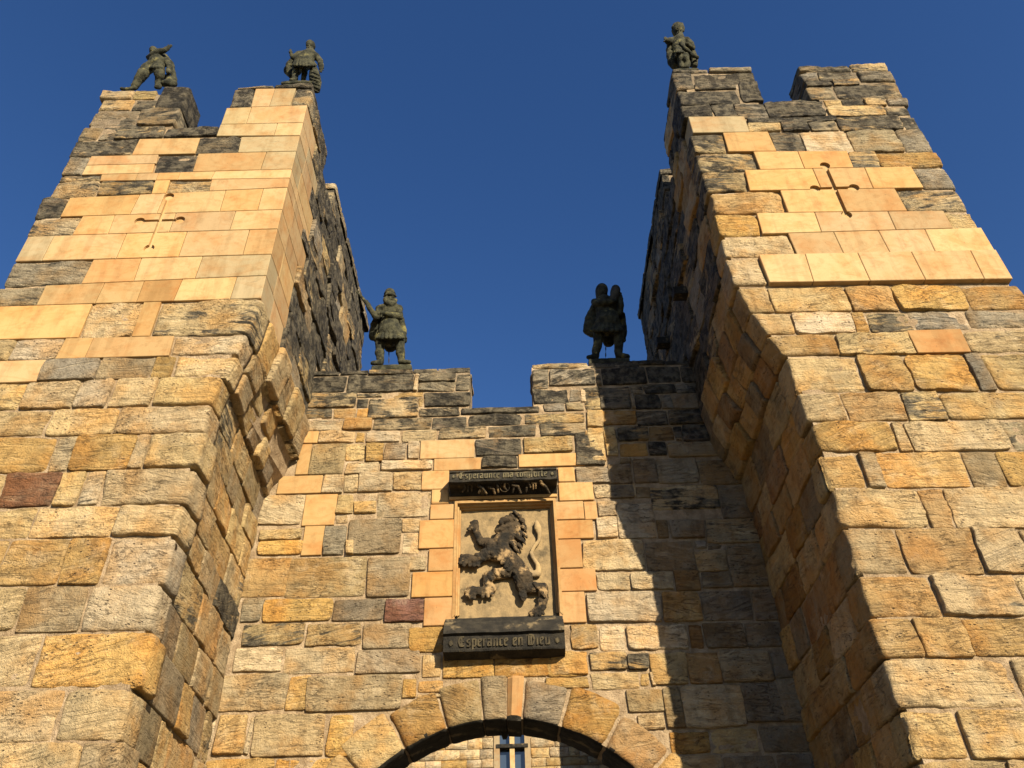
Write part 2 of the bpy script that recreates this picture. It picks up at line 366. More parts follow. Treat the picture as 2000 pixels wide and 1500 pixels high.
# right merlon of the left tower
cL('A', (1325, 494, 1735, 474), (1320, 502, 1730, 498), '1325 g 1530 g 1735', eN, Lf=1)
cL('A', (1320, 502, 1730, 498), (1270, 608, 1715, 592), '1292 k 1415 s 1520 e 1638 g 1720', eN, Lf=1)
cL('A', (1270, 608, 1715, 592), (1240, 700, 1690, 690), '1250 e 1390 s 1700', eN, Lf=1)
cL('A', (1240, 700, 1690, 690), (1215, 765, 1660, 762), '1220 e 1540 s 1675', eN, Lf=1)
# left merlon
cL('A', (580, 515, 1000, 498), (560, 555, 900, 555), '570 p 745 y 872', eO)
cL('A', (560, 555, 900, 555), (515, 622, 900, 618), '550 w 745 h 880', eO)
rects('A', '880 1045 490 612 k', DT, TLh, f_tower, L=.5, re=.06, rough=1.4)
cL('A', (515, 622, 990, 612), (470, 703, 1000, 703), '505 g 775 g 995', eO, depth=.4)
cL('A', (470, 703, 920, 712), (425, 788, 920, 772), '455 g 565 g 652 h 922', eO)
rects('A', '918 1220 716 766 k', DT, TLh, f_tower, L=.5)
cL('A', (425, 788, 1660, 764), (390, 880, 1640, 850), '410 h 758 s 1105 k 1338 e 1652')
cL('A', (390, 880, 1640, 850), (345, 985, 1620, 950), '368 g 485 s/s 870 k 1092 o 1472 e 1630')
cL('A', (345, 985, 1620, 950), (310, 1020, 1610, 1000), '330 h 565 s 765 s 880 O 1000 s 1190 s 1615')
cL('A', (310, 1020, 1610, 1000), (272, 1115, 1600, 1052), '290 h 550 h 858 o 940 h 1175 s 1605')
cL('A', (272, 1115, 1600, 1052), (215, 1220, 1570, 1175), '245 k 365 o 755 s 900 s 1245 o 1455 s 1585')
cL('A', (215, 1220, 1570, 1175), (165, 1325, 1540, 1283), '190 h 435 o 625 s 965 s 1300 s 1555')
cL('A', (165, 1325, 1540, 1283), (95, 1465, 1500, 1425), '130 e 270 s 680 o 1022 s 1375 o 1520')
cL('B', (95, 38, 1500, -3), (30, 180, 1465, 115), '60 g 490 O 770 s 1112 e 1480')
cL('B', (30, 180, 1465, 115), (0, 288, 1440, 242), '10 g 232 s 560 s 785 O 995 s 1305 e 1452')
cL('B', (-60, 288, 1440, 244), (-120, 475, 1400, 440), '-90 o 480 w 770 o 870 h 1420', rough=1.7)
cL('B', (-120, 475, 1400, 440), (-170, 595, 1300, 552), '-140 w 70 p 340 o 500 o 960 p 1330')
cL('B', (-170, 595, 1300, 552), (-220, 722, 1240, 668), '-200 s 235 g 550 w 852 b 972 w 1250')
cL('B', (-220, 722, 1240, 668), (-280, 872, 1180, 832), '-250 w 130 w 430 p 620 w 862 w 1190')
cL('B', (-280, 872, 1180, 832), (-330, 1020, 1130, 990), '-300 w 275 w 650 w 1150')
cL('B', (-330, 1020, 1130, 990), (-400, 1228, 1070, 1182), '-360 b 290 p 405 b 740 w 820 w 1090')
cL('B', (-400, 1228, 1070, 1182), (-460, 1412, 1010, 1385), '-430 w 5 r 320 w 455 p 570 w 1030')
cL('C', (-460, 58, 1010, 28), (-520, 232, 930, 208), '-490 w 180 w 645 w 970')
cL('C', (-520, 232, 930, 208), (-600, 500, 870, 475), '-560 w 5 b 355 b 590 p 905', rough=.7)
cL('C', (-600, 500, 870, 475), (-680, 762, 800, 738), '-640 w 115 G 470 p 840')
cL('C', (-680, 762, 800, 738), (-780, 1075, 720, 1048), '-730 w 200 b 770')
cL('C', (-780, 1075, 720, 1048), (-880, 1382, 640, 1355), '-830 w 330 w 690')
cL('C', (-880, 1382, 640, 1355), (-960, 1640, 560, 1610), '-920 w -200 w 440 w 620')

# ---- right tower, front
XR1 = 5.71
recR = ['L']
eRR = (lambda z: float(interp(z, PR)), lambda z: XR1, qlen)
eRL = (lambda z: float(interp(z, PR)), None, qlen)
eRO = (None, lambda z: XR1, qlen)
def cR(c, T, B, s, e=eRR, **k): k.setdefault('Hs', .04); course(c, T, B, s, DT, TRh, f_tower, e, recR, **k)
cR('H', (295, 340, 665, 333), (300, 358, 672, 356), '297 g 458 g 668', eRL, rough=.8, Ll=1)
cR('H', (300, 358, 672, 356), (322, 440, 700, 402), '310 g 385 h 685', eRL, Ll=1)
rects('H', '388 592 408 440 h', DT, TRh, f_tower)
cR('H', (322, 443, 700, 443), (350, 518, 720, 515), '335 k 612', eRL)
rects('H', '612 716 402 498 k', DT, TRh, f_tower, L=.5)
cR('H', (350, 518, 720, 505), (368, 580, 745, 578), '358 k 478 k 592 g 748', eRL)
rects('H', '738 1030 500 572 k', DT, TRh, f_tower, L=.5, rough=1.5)
cR('H', (890, 328, 1295, 308), (900, 352, 1330, 352), '895 g 1150 w 1312', eRO, Lf=1)
cR('H', (900, 352, 1330, 352), (925, 398, 1350, 402), '912 g 995 h 1170 . 1190 g 1345', eRO, Lf=1)
rects('H', '930 1060 398 425 h', DT, TRh, f_tower, L=.48); rects('H', '1062 1200 388 420 w', DT, TRh, f_tower)
cR('H', (930, 425, 1350, 405), (960, 488, 1390, 482), '942 g 1075 g 1390', eRO, Lf=1)
cR('H', (1010, 488, 1400, 482), (1040, 522, 1430, 518), '1025 w 1108 k 1215 w 1330 g 1420', eRO)
cR('H', (1040, 522, 1430, 518), (1050, 578, 1460, 565), '1045 w 1320 g 1445', eRO)
cR('H', (368, 580, 640, 578), (388, 660, 650, 656), '375 e 645', eRL)
rects('H', '645 1085 578 602 k; 650 812 604 648 w; 814 950 600 646 k; 950 1090 595 643 g', DT, TRh, f_tower)
cR('H', (1085, 575, 1480, 565), (1110, 645, 1510, 635), '1092 h 1400 k 1490', eRO)
cR('H', (388, 662, 1520, 632), (415, 752, 1560, 745), '400 h 540 o 768 k 918 p 1148 g 1392 g 1545')
cR('H', (415, 752, 1560, 745), (445, 845, 1600, 820), '430 h 692 o 908 O 1148 h 1285 b 1585')
cR('H', (445, 845, 1600, 820), (480, 945, 1660, 925), '460 h 645 o 985 o 1238 o 1475 g 1640')
cR('H', (480, 945, 1660, 925), (520, 1053, 1720, 1038), '500 b 825 o 1095 o 1395 h 1700')
cR('H', (520, 1053, 1720, 1038), (545, 1158, 1780, 1122), '532 b 705 s 990 s 1350 s 1625 w 1760')
cR('H', (545, 1158, 1780, 1122), (575, 1262, 1860, 1235), '560 w 865 s 1090 s 1312 s 1535 s 1840')
cR('H', (575, 1262, 1860, 1235), (620, 1398, 1930, 1378), '600 w 725 s 945 s 1210 s 1475 s 1762 s 1910', Hs=.06)
cR('I', (620, 160, 1960, 145), (685, 282, 2020, 262), '650 w 762 w 1142 b 1368 b 1712 b 1990')
cR('I', (685, 282, 2020, 262), (755, 388, 2070, 350), '720 w 872 p 1168 b 1232 h 1450 g 1722 g 2050')
cR('I', (755, 388, 2070, 352), (865, 492, 2130, 470), '800 b 1092 w 1450 O 1712 w 2100', Hs=.03)
cR('I', (865, 492, 2130, 470), (915, 668, 2200, 662), '890 w 1205 b 1438 b 1742 g 1825 w 2170')
cR('I', (915, 668, 2200, 662), (965, 815, 2280, 795), '940 w 1122 b 1415 h 1602 w 2240')
cR('I', (965, 815, 2280, 795), (1010, 962, 2350, 948), '990 b 1370 w 1430 w 1912 g 2050 w 2310')
cR('I', (1010, 962, 2350, 948), (1060, 1138, 2430, 1125), '1035 w 1210 w 1300 b 1720 G 1890 b 2100 w 2400')
cR('I', (1060, 1138, 2430, 1125), (1120, 1330, 2530, 1335), '1090 w 1515 b 1635 w 2100 w 2490')
cR('J', (680, 222, 2200, 222), (770, 470, 2300, 468), '725 w 985 b 1392 w 1650 w 2250')
cR('J', (770, 470, 2300, 468), (840, 700, 2400, 695), '805 b 1170 w 1620 w 2350')
cR('J', (840, 700, 2400, 695), (905, 915, 2500, 900), '870 b 1072 b 1335 b 1800 w 2450', rough=1.)
cR('J', (905, 915, 2500, 900), (1000, 1188, 2620, 1190), '950 w 1600 w 2560')
cR('J', (1000, 1188, 2620, 1190), (1075, 1458, 2740, 1448), '1030 w 1310 w 1900 w 2680')
cR('J', (1075, 1458, 2740, 1448), (1140, 1690, 2860, 1690), '1110 w 1570 w 2100 w 2800')

# ---- inner side faces: the courses of the front carried round the corner
def side(rec, parent, fmap, flip, left):
    rec = sorted([r for r in rec[1:]], key=lambda r: r[0])
    cs = []
    for r in rec:
        if cs and abs(cs[-1][0]-r[0]) < .04: continue
        cs.append(r)
    for i in range(len(cs)-1):
        z0, z1 = cs[i][0], cs[i+1][0]; L = cs[i][2]; code = cs[i][3]
        if z1-z0 < .08: z1 = z0+.08
        y = DT+L+.004; up = z0 > 8.0; corb = 6.95 < (z0+z1)/2 < 8.12
        yend = 9.0 if z0 < 9.05 else 11.85
        while y < yend-.05:
            ln = random.uniform(.38, .85) if not corb else random.uniform(.34, .50)
            ln = min(ln, yend-y)
            if yend-y-ln < .22: ln = yend-y
            if z0 > 11.75 and y < 8.3 and y+ln > 7.72:      # crenel of the side parapet
                if y < 7.72-.15: ln = 7.72-y
                else: y = 8.3; continue
            r = random.random()
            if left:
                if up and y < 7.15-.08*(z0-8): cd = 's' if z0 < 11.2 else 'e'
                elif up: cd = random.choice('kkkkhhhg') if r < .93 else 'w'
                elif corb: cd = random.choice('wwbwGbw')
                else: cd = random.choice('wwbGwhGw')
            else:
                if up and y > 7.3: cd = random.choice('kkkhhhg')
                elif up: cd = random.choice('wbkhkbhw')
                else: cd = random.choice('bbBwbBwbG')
            k = {}
            if cd not in SMOOTH:
                k['rough'] = 1.6 if up else 1.2
                if up: k['H'] = random.uniform(.01, .07)
                if corb: k['H'] = random.choice((.06, .085, .115)); k['n'] = 13; k['gap'] = .006; k['depth'] = .25; k['re'] = .03; k['rough'] = .8
            j = random.uniform(-.03, .03) if cd not in SMOOTH else 0
            zz1 = z1 if z1 < 12.9 else 12.9
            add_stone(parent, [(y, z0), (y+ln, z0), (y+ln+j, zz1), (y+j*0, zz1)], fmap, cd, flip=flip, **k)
            y += ln+.002
    return cs
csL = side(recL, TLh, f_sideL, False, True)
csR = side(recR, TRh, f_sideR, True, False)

# ---- cores
def prism(poly, y0, y1, hole=None):
    """poly: list of (x,z) counter-clockwise seen from the front; extruded y0..y1"""
    n = len(poly); V = [(x, y0, z) for x, z in poly]+[(x, y1, z) for x, z in poly]
    Fc = [tuple(range(n)), tuple(range(2*n-1, n-1, -1))]+[(i, i+n, (i+1) % n+n, (i+1) % n) for i in range(n)]
    return V, Fc
RC = .012
def core_obj(parts, parent, name='masonry_core', mat=M_MO):
    V, Fc = join(parts); o = mesh(name, V, Fc, parent, mat, smooth=False)
    bm = bmesh.new(); bm.from_mesh(o.data)
    bmesh.ops.triangulate(bm, faces=[f for f in bm.faces if len(f.verts) > 4]); bmesh.ops.recalc_face_normals(bm, faces=bm.faces)
    bm.to_mesh(o.data); bm.free(); return o
zs_L, zt_L = at('A', 1100, 716, DT)[2], 12.58
zs_R, zt_R = at('H', 850, 502, DT)[2], 12.72
def taper(prof, sgn, s0):                  # body with the inner face following the profile
    parts = []
    zz = [0, 4, 5.3, 6.6, 7.1, 7.65, 8.1, 8.16]
    return zz
def tower_core(parent, xo, prof, left, zs, zt, g0, g1):
    s = -1 if left else 1
    zz = [0, 5.3, 6.6, 7.1, 7.6, 8.1, zs-.03]
    V = []
    for z in zz:
        xi = float(interp(z, prof)) + s*RC; tp = (-.075 if z < 7.6 else -.015) if left else .012
        V += [(xo-s*RC, DT+RC, z), (xi, DT+RC, z), (xi+tp*(11.8-DT), 11.8, z), (xo-s*RC, 11.8, z)]
    Fc = [(0, 3, 2, 1) if left else (0, 1, 2, 3)]
    for i in range(len(zz)-1):
        for k in range(4):
            a, b = i*4+k, i*4+(k+1) % 4; Fc.append((a, b, b+4, a+4))
    n = len(V); Fc.append((n-4, n-3, n-2, n-1))
    parts = [(V, Fc)]
    xi = prof[-1][1]+s*(RC+.085); xo2 = xo-s*RC; th = .5; zb, z1 = zs-.03+.001, zt-.03
    xa, xb = sorted((xo2, g0)) if left else sorted((xo2, g1))
    parts.append(bx(xa, xb, DT+RC, DT+th, zb, z1))
    xa, xb = sorted((xi, g1)) if left else sorted((xi, g0))
    parts.append(bx(xa, xb, DT+RC, DT+th, zb, z1))
    xa, xb = sorted((xi, xi+s*th))
    parts.append(bx(xa, xb, DT+th+.001, 7.70, zb, z1))
    parts.append(bx(xa, xb, 8.32, 11.79, zb, z1))
    xa, xb = sorted((xo2, xo2-s*th)); 
    parts.append(bx(xa, xb, DT+th+.001, 11.2, zb, z1))
    xa, xb = sorted((xo2, xi+s*(th+.002)))
    parts.append(bx(xa, xb, 11.3, 11.79, zb, z1))
    return core_obj(parts, parent)
gL0, gL1 = at('A', 995, 640, DT)[0], at('A', 1262, 640, DT)[0]
gR0, gR1 = at('H', 688, 430, DT)[0], at('H', 968, 430, DT)[0]
coreL = tower_core(TLh, XL0, PL, True, zs_L, zt_L, gL0-.02, gL1+.03)
coreR = tower_core(TRh, XR1, PR, False, zs_R, zt_R, gR0-.03, gR1+.02)
# coping slabs on the tower merlons
def slab(parent, x0, x1, y0, y1, z0, z1, code='g', name='coping_stone', nx=1, ny=1, rough=1.):
    for i in range(nx):
        for j in range(ny):
            a0, a1 = x0+(x1-x0)*i/nx, x0+(x1-x0)*(i+1)/nx; b0, b1 = y0+(y1-y0)*j/ny, y0+(y1-y0)*(j+1)/ny
            add_stone(parent, [(a0, b0), (a1, b0), (a1, b1), (a0, b1)], lambda u, v, w: (u, v, z0+w), code, name=name, H=z1-z0, depth=.02, re=.03, gap=.006, rough=rough)
slab(TLh, -3.42, -2.86, 7.0, 7.72, 12.56, 12.66, 'g', ny=2)
slab(TLh, -3.44, -2.84, 8.28, 11.85, 12.55, 12.68, 'g', ny=6)
slab(TLh, XL0, gL0, DT+.25, 7.0, 12.54, 12.62, 'g', nx=3)
slab(TLh, gL1, -2.86, DT+.12, 6.99, 12.56, 12.64, 'g', nx=3)
slab(TRh, 2.58, 3.1, 7.0, 7.72, 12.68, 12.78, 'k', ny=2)
slab(TRh, 2.58, 3.1, 8.28, 11.85, 12.68, 12.80, 'k', ny=6)
slab(TRh, 2.60, gR0, DT+.12, 6.99, 12.69, 12.77, 'k', nx=3)
slab(TRh, gR1, XR1, DT+.12, 7.0, 12.70, 12.80, 'k', nx=4)
# small projecting corbel stones on the upper inner sides
for (y, z) in ((8.35, 9.9), (9.9, 10.3)):
    mesh('putlog_stub', *bx(2.42, 2.7, y, y+.16, z, z+.14), TRh, M_BK, smooth=False)
# courses below the picture: joined
def lower_fill(parent, x0, x1, zt, fmap, flip, seed, low=True):
    rnd = random.Random(seed); z = 0.; parts = []
    while z < zt-.1:
        h = min(rnd.uniform(.34, .46), zt-z)
        if zt-z-h < .15: h = zt-z
        x = x0
        while x < x1-.05:
            l = min(rnd.uniform(.5, 1.), x1-x)
            if x1-x-l < .25: l = x1-x
            V, Fc = stone_geo([(x, z), (x+l, z), (x+l, z+h), (x, z+h)], fmap, rough=1., H=.03, lo=True, n=10, re=.03)
            parts.append((V.tolist(), [f[::-1] for f in Fc] if flip else Fc)); x += l
        z += h
    V, Fc = join(parts); o = mesh('lower_facing', V, Fc, parent, M_R); o['kind'] = 'stuff'; o.color = COL['w']
lzL = min(r[0] for r in recL[1:]); lzR = min(r[0] for r in recR[1:])
lower_fill(TLh, XL0, -3.15, lzL, f_tower, False, 1); lower_fill(TRh, 2.99, XR1, lzR, f_tower, False, 2)
lower_fill(TLh, DT, 9.0, lzL, f_sideL, False, 3); lower_fill(TRh, DT, 9.0, lzR, f_sideR, True, 4)

# ---- cross-shaped arrow slits
def fillet_cross(cx, cz, up, dn, lf, rt, w, r, depth, Y):
    """cutter: two slots with round ends"""
    parts = []
    def box(x0, x1, z0, z1): parts.append(bx(x0, x1, Y-.3, Y+depth, z0, z1))
    box(cx-w, cx+w, cz-dn, cz+up); 
    V, Fc = bx(cx-lf, cx+rt, Y-.31, Y+depth+.01, cz-w, cz+w); parts.append((V, Fc))
    for i, (x, z, k) in enumerate(((cx, cz+up, .002), (cx, cz-dn, .004), (cx-lf, cz, .006), (cx+rt, cz, .008))):
        n = 20; ring = [(x+r*math.cos(2*math.pi*i/n), z+r*math.sin(2*math.pi*i/n)) for i in range(n)]
        parts.append(prism(ring, Y-.32-k, Y+depth+.012+k))
    return parts
def cut(objs, cutparts):
    cs = []
    for p in cutparts:
        me = bpy.data.meshes.new('c'); me.from_pydata([tuple(v) for v in p[0]], [], [tuple(f) for f in p[1]]); me.update()
        bm = bmesh.new(); bm.from_mesh(me); bmesh.ops.recalc_face_normals(bm, faces=bm.faces); bm.to_mesh(me); bm.free()
        o = bpy.data.objects.new('c', me); C.objects.link(o); cs.append(o)
    for o in objs:
        mods = []
        for c in cs:
            m = o.modifiers.new('b', 'BOOLEAN'); m.operation = 'DIFFERENCE'; m.solver = 'EXACT'; m.object = c
    bpy.context.view_layer.update(); dg = bpy.context.evaluated_depsgraph_get()
    def area(me): return sum(p.area for p in me.polygons if p.normal.y < -.9)
    res = []
    for o in objs:
        me = bpy.data.meshes.new_from_object(o.evaluated_get(dg)); res.append((o, me, area(me) < .45*area(o.data)))
    if any(r[2] for r in res):
        for o, me, bad in res:
            if bad:
                for m in o.modifiers: m.solver = 'FAST'
        bpy.context.view_layer.update(); dg = bpy.context.evaluated_depsgraph_get()
        for k, (o, me, bad) in enumerate(res):
            if bad:
                m2 = bpy.data.meshes.new_from_object(o.evaluated_get(dg)); print('retry', o.name, area(o.data), area(me), area(m2)); res[k] = (o, m2, 0)
    for o, me, _ in res: o.modifiers.clear(); o.data = me
    for c in cs: bpy.data.objects.remove(c)
def close_stones(o):        # stones are open at the back: cap so that the boolean is exact
    bm = bmesh.new(); bm.from_mesh(o.data); bmesh.ops.holes_fill(bm, edges=[e for e in bm.edges if e.is_boundary], sides=0)
    bmesh.ops.recalc_face_normals(bm, faces=bm.faces); bm.to_mesh(o.data); bm.free()
bpy.context.view_layer.update()
def slit(parent, core, cross, box, fl=.015):
    obs = []
    for o in parent.children:
        if o.name.startswith('stone') and len(o.data.vertices):
            p = o.matrix_world.translation; co_ = np.array([v.co for v in o.data.vertices])
            x0, x1 = p.x+co_[:, 0].min(), p.x+co_[:, 0].max(); z0, z1 = p.z+co_[:, 2].min(), p.z+co_[:, 2].max(); 
            if p.y < DT+.3 and x1 > box[0] and x0 < box[1] and z1 > box[2] and z0 < box[3]: close_stones(o); obs.append(o)
    cut(obs, cross); cut([core], [bx(box[0], box[1], DT-.1, DT+.13, box[2], box[3])])
    o = mesh('slit_backing', *bx(box[0]-.01, box[1]+.01, DT+fl, DT+.125, box[2]-.01, box[3]+.01), parent, M_S, smooth=False); o.color = COL['s']
a = at('P', 313, 433, DT); t_, b_, l_, r_ = at('P', 332, 386, DT), at('P', 289, 487, DT), at('P', 274, 433, DT), at('P', 352, 432, DT)
slit(TLh, coreL, fillet_cross(a[0], a[2], t_[2]-a[2], a[2]-b_[2], a[0]-l_[0], r_[0]-a[0], .022, .066, .085, DT), (l_[0]-.1, r_[0]+.1, b_[2]-.1, t_[2]+.1))
a = at('P', 1629, 372, DT); t_, b_, l_, r_ = at('P', 1606, 328, DT), at('P', 1656, 424, DT), at('P', 1590, 372, DT), at('P', 1667, 372, DT)
slit(TRh, coreR, fillet_cross(a[0], a[2], t_[2]-a[2], a[2]-b_[2], a[0]-l_[0], r_[0]-a[0], .024, .066, .10, DT), (l_[0]-.1, r_[0]+.1, b_[2]-.1, t_[2]+.1), .0)

# ---------------------------------------------------------------- gate wall
def cW(c, T, B, s, **k): course(c, T, B, s, DW, GW, f_wall, (None, None, None), None, **k)
def rW(c, s, **k): rects(c, s, DW, GW, f_wall, **k)
# left merlon
cW('D', (170, 505, 490, 497), (170, 528, 490, 522), '165 k 325 k 485')
cW('D', (490, 499, 735, 497), (490, 525, 735, 520), '487 h 733')
cW('D', (735, 488, 1052, 477), (735, 515, 1052, 508), '735 g 870 g 1052', re=.01)
cW('D', (165, 530, 1055, 512), (150, 622, 1055, 612), '150 k 362 k 738 p 765 g/g 970 g 1052')
cW('D', (150, 622, 1055, 618), (135, 706, 1055, 698), '140 h 415 . 795 k 1054')
rW('D', '420 566 622 648 h; 566 792 618 648 b; 418 482 654 706 k; 484 762 652 762 h; 762 794 650 700 b')
cW('D', (135, 708, 480, 708), (125, 766, 480, 764), '128 h 288 b 418 b 482')
rW('D', '764 990 704 756 h; 1000 1444 703 738 k', L=None)
# right merlon
cW('D', (1395, 460, 2000, 440), (1395, 490, 2000, 478), '1395 g 1712 k 2000')
cW('M', (500, 232, 880, 226), (500, 272, 900, 268), '363 k 640 k 910')
rW('D', '1397 1488 492 600 g; 1490 1752 490 582 g; 1400 1600 602 680 k; 1604 1668 600 672 g; 1670 1700 600 672 p; 1686 1786 590 716 h')
rW('D', '1460 1582 680 726 g; 1584 1688 678 722 g; 1700 1800 722 820 w; 1752 1784 490 584 g')
rW('M', '105 482 296 436 k; 484 768 282 420 k; 768 905 276 418 k; 84 350 455 645 k; 345 455 430 515 g; 455 728 428 508 k; 728 930 420 508 g; 350 385 515 640 g; 388 600 518 640 k; 602 700 514 640 g; 700 968 510 640 G')
rW('M', '112 395 655 775 B; 398 660 655 775 k; 662 985 652 765 k; 225 240 800 900 g; 240 498 790 908 h; 498 712 780 905 B; 712 780 790 905 k; 780 1010 770 912 k; 130 235 800 1035 w; 255 498 922 1036 b; 498 650 915 1030 k; 655 1090 915 1040 G')
rW('M', '160 362 1100 1270 G; 368 574 1050 1262 G; 574 915 1050 1262 g; 915 1330 1060 1275 G; 390 518 1285 1385 G; 520 1090 1278 1480 h; 1092 1420 1280 1560 G; 175 385 1275 1390 G; 255 360 1048 1098 g')
# centre courses, left part
cW('D', (125, 768, 840, 758), (118, 836, 840, 826), '122 p 342 b 508 h 838')
rW('D', '840 1032 758 830 k; 1040 1346 740 806 k; 1352 1692 732 792 h')
cW('D', (118, 838, 668, 832), (105, 905, 668, 898), '105 o 205 p 412 b 466 p 666')
rW('D', '666 866 828 896 h; 874 1140 810 876 h; 1148 1420 800 870 k; 1442 1700 792 860 h; 1692 1712 830 860 w')
rW('D', '160 352 906 1080 G; 90 160 910 1080 o; 354 466 906 1002 w; 466 572 906 1012 b; 572 694 902 1000 G; 704 770 896 996 p; 774 1076 886 990 s; 1080 1340 878 975 k; 1350 1626 870 958 w; 1640 1790 842 1030 h; 1710 1806 820 1010 w')
rW('D', '355 546 1006 1076 p; 556 846 1000 1056 p; 850 1112 988 1056 s; 1116 1316 974 1042 k; 1322 1692 962 1034 o')
rW('D', '-20 226 1086 1186 o; 228 344 1080 1184 p; 344 426 1078 1180 w; 430 620 1062 1174 p; 622 782 1060 1168 w; 786 934 1058 1166 o; 1548 1636 1042 1122 o; 1640 1835 1036 1130 g; 1740 1980 1132 1208 p')
rW('D', '-125 122 1192 1358 p; 124 304 1190 1364 o; 304 400 1186 1300 w; 400 530 1180 1226 p; 400 530 1228 1298 w; 534 832 1176 1318 p; 838 934 1166 1244 o; 300 370 1304 1350 p; 668 776 1322 1400 p')
rW('E', '300 545 172 232 w; 290 545 234 315 b; 548 662 152 316 o; 662 785 150 316 g; 785 835 232 316 w; 800 1098 112 310 G; 1102 1200 186 306 p')
rW('E', '212 480 324 552 b; 456 900 322 550 G; 902 1150 322 550 G; 1100 1236 320 402 p', rough=.7)
rW('E', '208 322 558 688 g; 322 714 556 686 b; 712 1006 556 684 G; 1008 1222 560 690 r; 205 562 690 820 h; 562 876 690 820 h; 878 1150 692 838 G; 845 1205 838 976 G; 1140 1330 712 856 B')
rW('E', '165 430 828 966 p; 438 842 824 974 p; 1210 1322 866 998 w; 1326 1612 862 1000 b; 1612 1904 858 994 B; 1904 2110 852 994 B', rough=.9)
rW('E', '70 460 976 1182 p; 458 582 984 1184 b; 566 1100 984 1184 G; 1100 1180 1000 1110 b; 1182 1330 1008 1084 b; 1182 1330 1086 1110 w')
rW('E', '-10 55 1200 1400 p; 60 232 1200 1432 b; 232 262 1210 1430 p; 266 668 1196 1440 w; 680 830 1200 1440 b; 0 380 1448 1620 b; 382 760 1448 1620 b; -60 0 1420 1600 w; 690 780 1442 1560 b')
# right part
rW('G', '478 580 10 100 p; 468 590 102 222 p; 585 800 20 218 p; 806 874 112 220 G; 880 1076 116 222 G; 1084 1400 112 244 h')
rW('G', '392 745 230 402 p; 745 1020 236 402 G; 1020 1204 284 406 w; 1024 1086 232 276 g; 1206 1424 256 492 G; 1090 1204 240 282 g')
rW('G', '470 662 408 512 p; 666 902 408 508 p; 906 1048 396 514 B; 1054 1226 404 498 G; 412 832 516 690 p; 834 1056 516 688 b; 1058 1340 510 678 G; 1342 1480 500 680 G')
rW('G', '325 482 702 838 b; 484 632 704 850 p; 636 982 700 842 p; 988 1066 702 832 B; 1072 1302 690 832 G; 1302 1520 686 826 G')
rW('G', '-66 212 855 994 B; 214 428 850 988 b; 434 640 856 958 h; 642 768 862 956 h; 436 708 964 1066 w; 710 770 962 1046 b; 774 982 858 1036 w; 976 1168 850 1034 B; 1160 1452 848 1022 w; 1450 1570 852 1000 G; 770 800 964 1046 p')
rW('G', '640 846 1060 1190 G; 848 952 1050 1280 G; 950 1298 1040 1280 w; 1282 1508 1024 1248 G; 1486 1610 1006 1248 G; 180 428 992 1060 b')
rW('G', '885 1104 1296 1420 B; 1106 1388 1280 1418 w; 1388 1650 1262 1412 G; 900 1180 1426 1620 w; 1182 1484 1430 1620 G; 1488 1690 1420 1620 G; 700 850 1196 1290 w')
# surround of the carved panel
rW('L', '84 276 150 276 o; 154 270 278 372 o; 144 308 380 484 o; 66 326 488 686 O; 132 322 690 846 O; 16 322 850 1026 O; 100 316 1030 1226 O', Hs=.026)
rW('L', '1036 1146 122 222 o; 1040 1282 226 354 o; 1012 1216 360 486 o; 1218 1306 360 486 s; 1014 1282 490 620 O; 1022 1202 624 824 O; 1034 1302 828 986 O; 1040 1228 990 1206 O', Hs=.026)
rW('L', '274 1030 318 342 o', Hs=.03)

# arch voussoirs
acx, acz, aro, ari = None, None, None, None
P3 = [at('P', 672, 1455, DW), at('P', 1000, 1324, DW), at('P', 1305, 1452, DW)]
def circ(p, q, r):
    (ax, _, ay), (bx_, _, by), (cx, _, cy) = p, q, r
    d = 2*(ax*(by-cy)+bx_*(cy-ay)+cx*(ay-by))
    ux = ((ax*ax+ay*ay)*(by-cy)+(bx_*bx_+by*by)*(cy-ay)+(cx*cx+cy*cy)*(ay-by))/d
    uy = ((ax*ax+ay*ay)*(cx-bx_)+(bx_*bx_+by*by)*(ax-cx)+(cx*cx+cy*cy)*(bx_-ax))/d
    return ux, uy, math.hypot(ax-ux, ay-uy)
ECX, ECZ, ERO = circ(*P3)
ICX, ICZ, ERI = circ(at('P', 784, 1464, DW), at('P', 1000, 1401, DW), at('P', 1222, 1450, DW))
AI = lambda th: (ECX+.0 + ERI2*math.sin(th), ECZ + ERI2*math.cos(th))
ERI2 = ERO-.46
zsp = 1.9                                  # springing
angs = [at('P', x, y, DW) for x, y in ((665, 1470), (752, 1385), (853, 1345), (937, 1330), (991, 1326), (1024, 1326), (1112, 1345), (1215, 1385), (1310, 1465))]
th = [math.atan2(p[0]-ECX, p[2]-ECZ) for p in angs]
th = [th[0]-.32] + th + [th[-1]+.30, th[-1]+.62]
th = [th[0]-.3] + th
codes = ['w', 'w', 'w', 'B', 'G', 'G', 'O', 'G', 'B', 'B', 'w', 'w']
def f_arch(u, v, w):                       # u angle, v radius
    x = ECX+v*np.sin(u/2.); z = ECZ+v*np.cos(u/2.)
    return x, DW-w, z
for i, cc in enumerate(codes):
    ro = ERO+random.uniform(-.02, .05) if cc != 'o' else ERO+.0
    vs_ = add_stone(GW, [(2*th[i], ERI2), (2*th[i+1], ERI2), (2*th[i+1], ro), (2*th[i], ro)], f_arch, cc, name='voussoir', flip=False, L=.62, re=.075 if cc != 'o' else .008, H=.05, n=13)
    vs_.data.materials.append(M_BK)              # smoke-blackened soffit, with some of its shade painted in too
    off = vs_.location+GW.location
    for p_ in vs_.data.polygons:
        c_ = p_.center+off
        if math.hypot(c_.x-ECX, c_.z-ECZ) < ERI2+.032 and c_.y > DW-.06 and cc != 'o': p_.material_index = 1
thmin, thmax = th[0], th[-1]
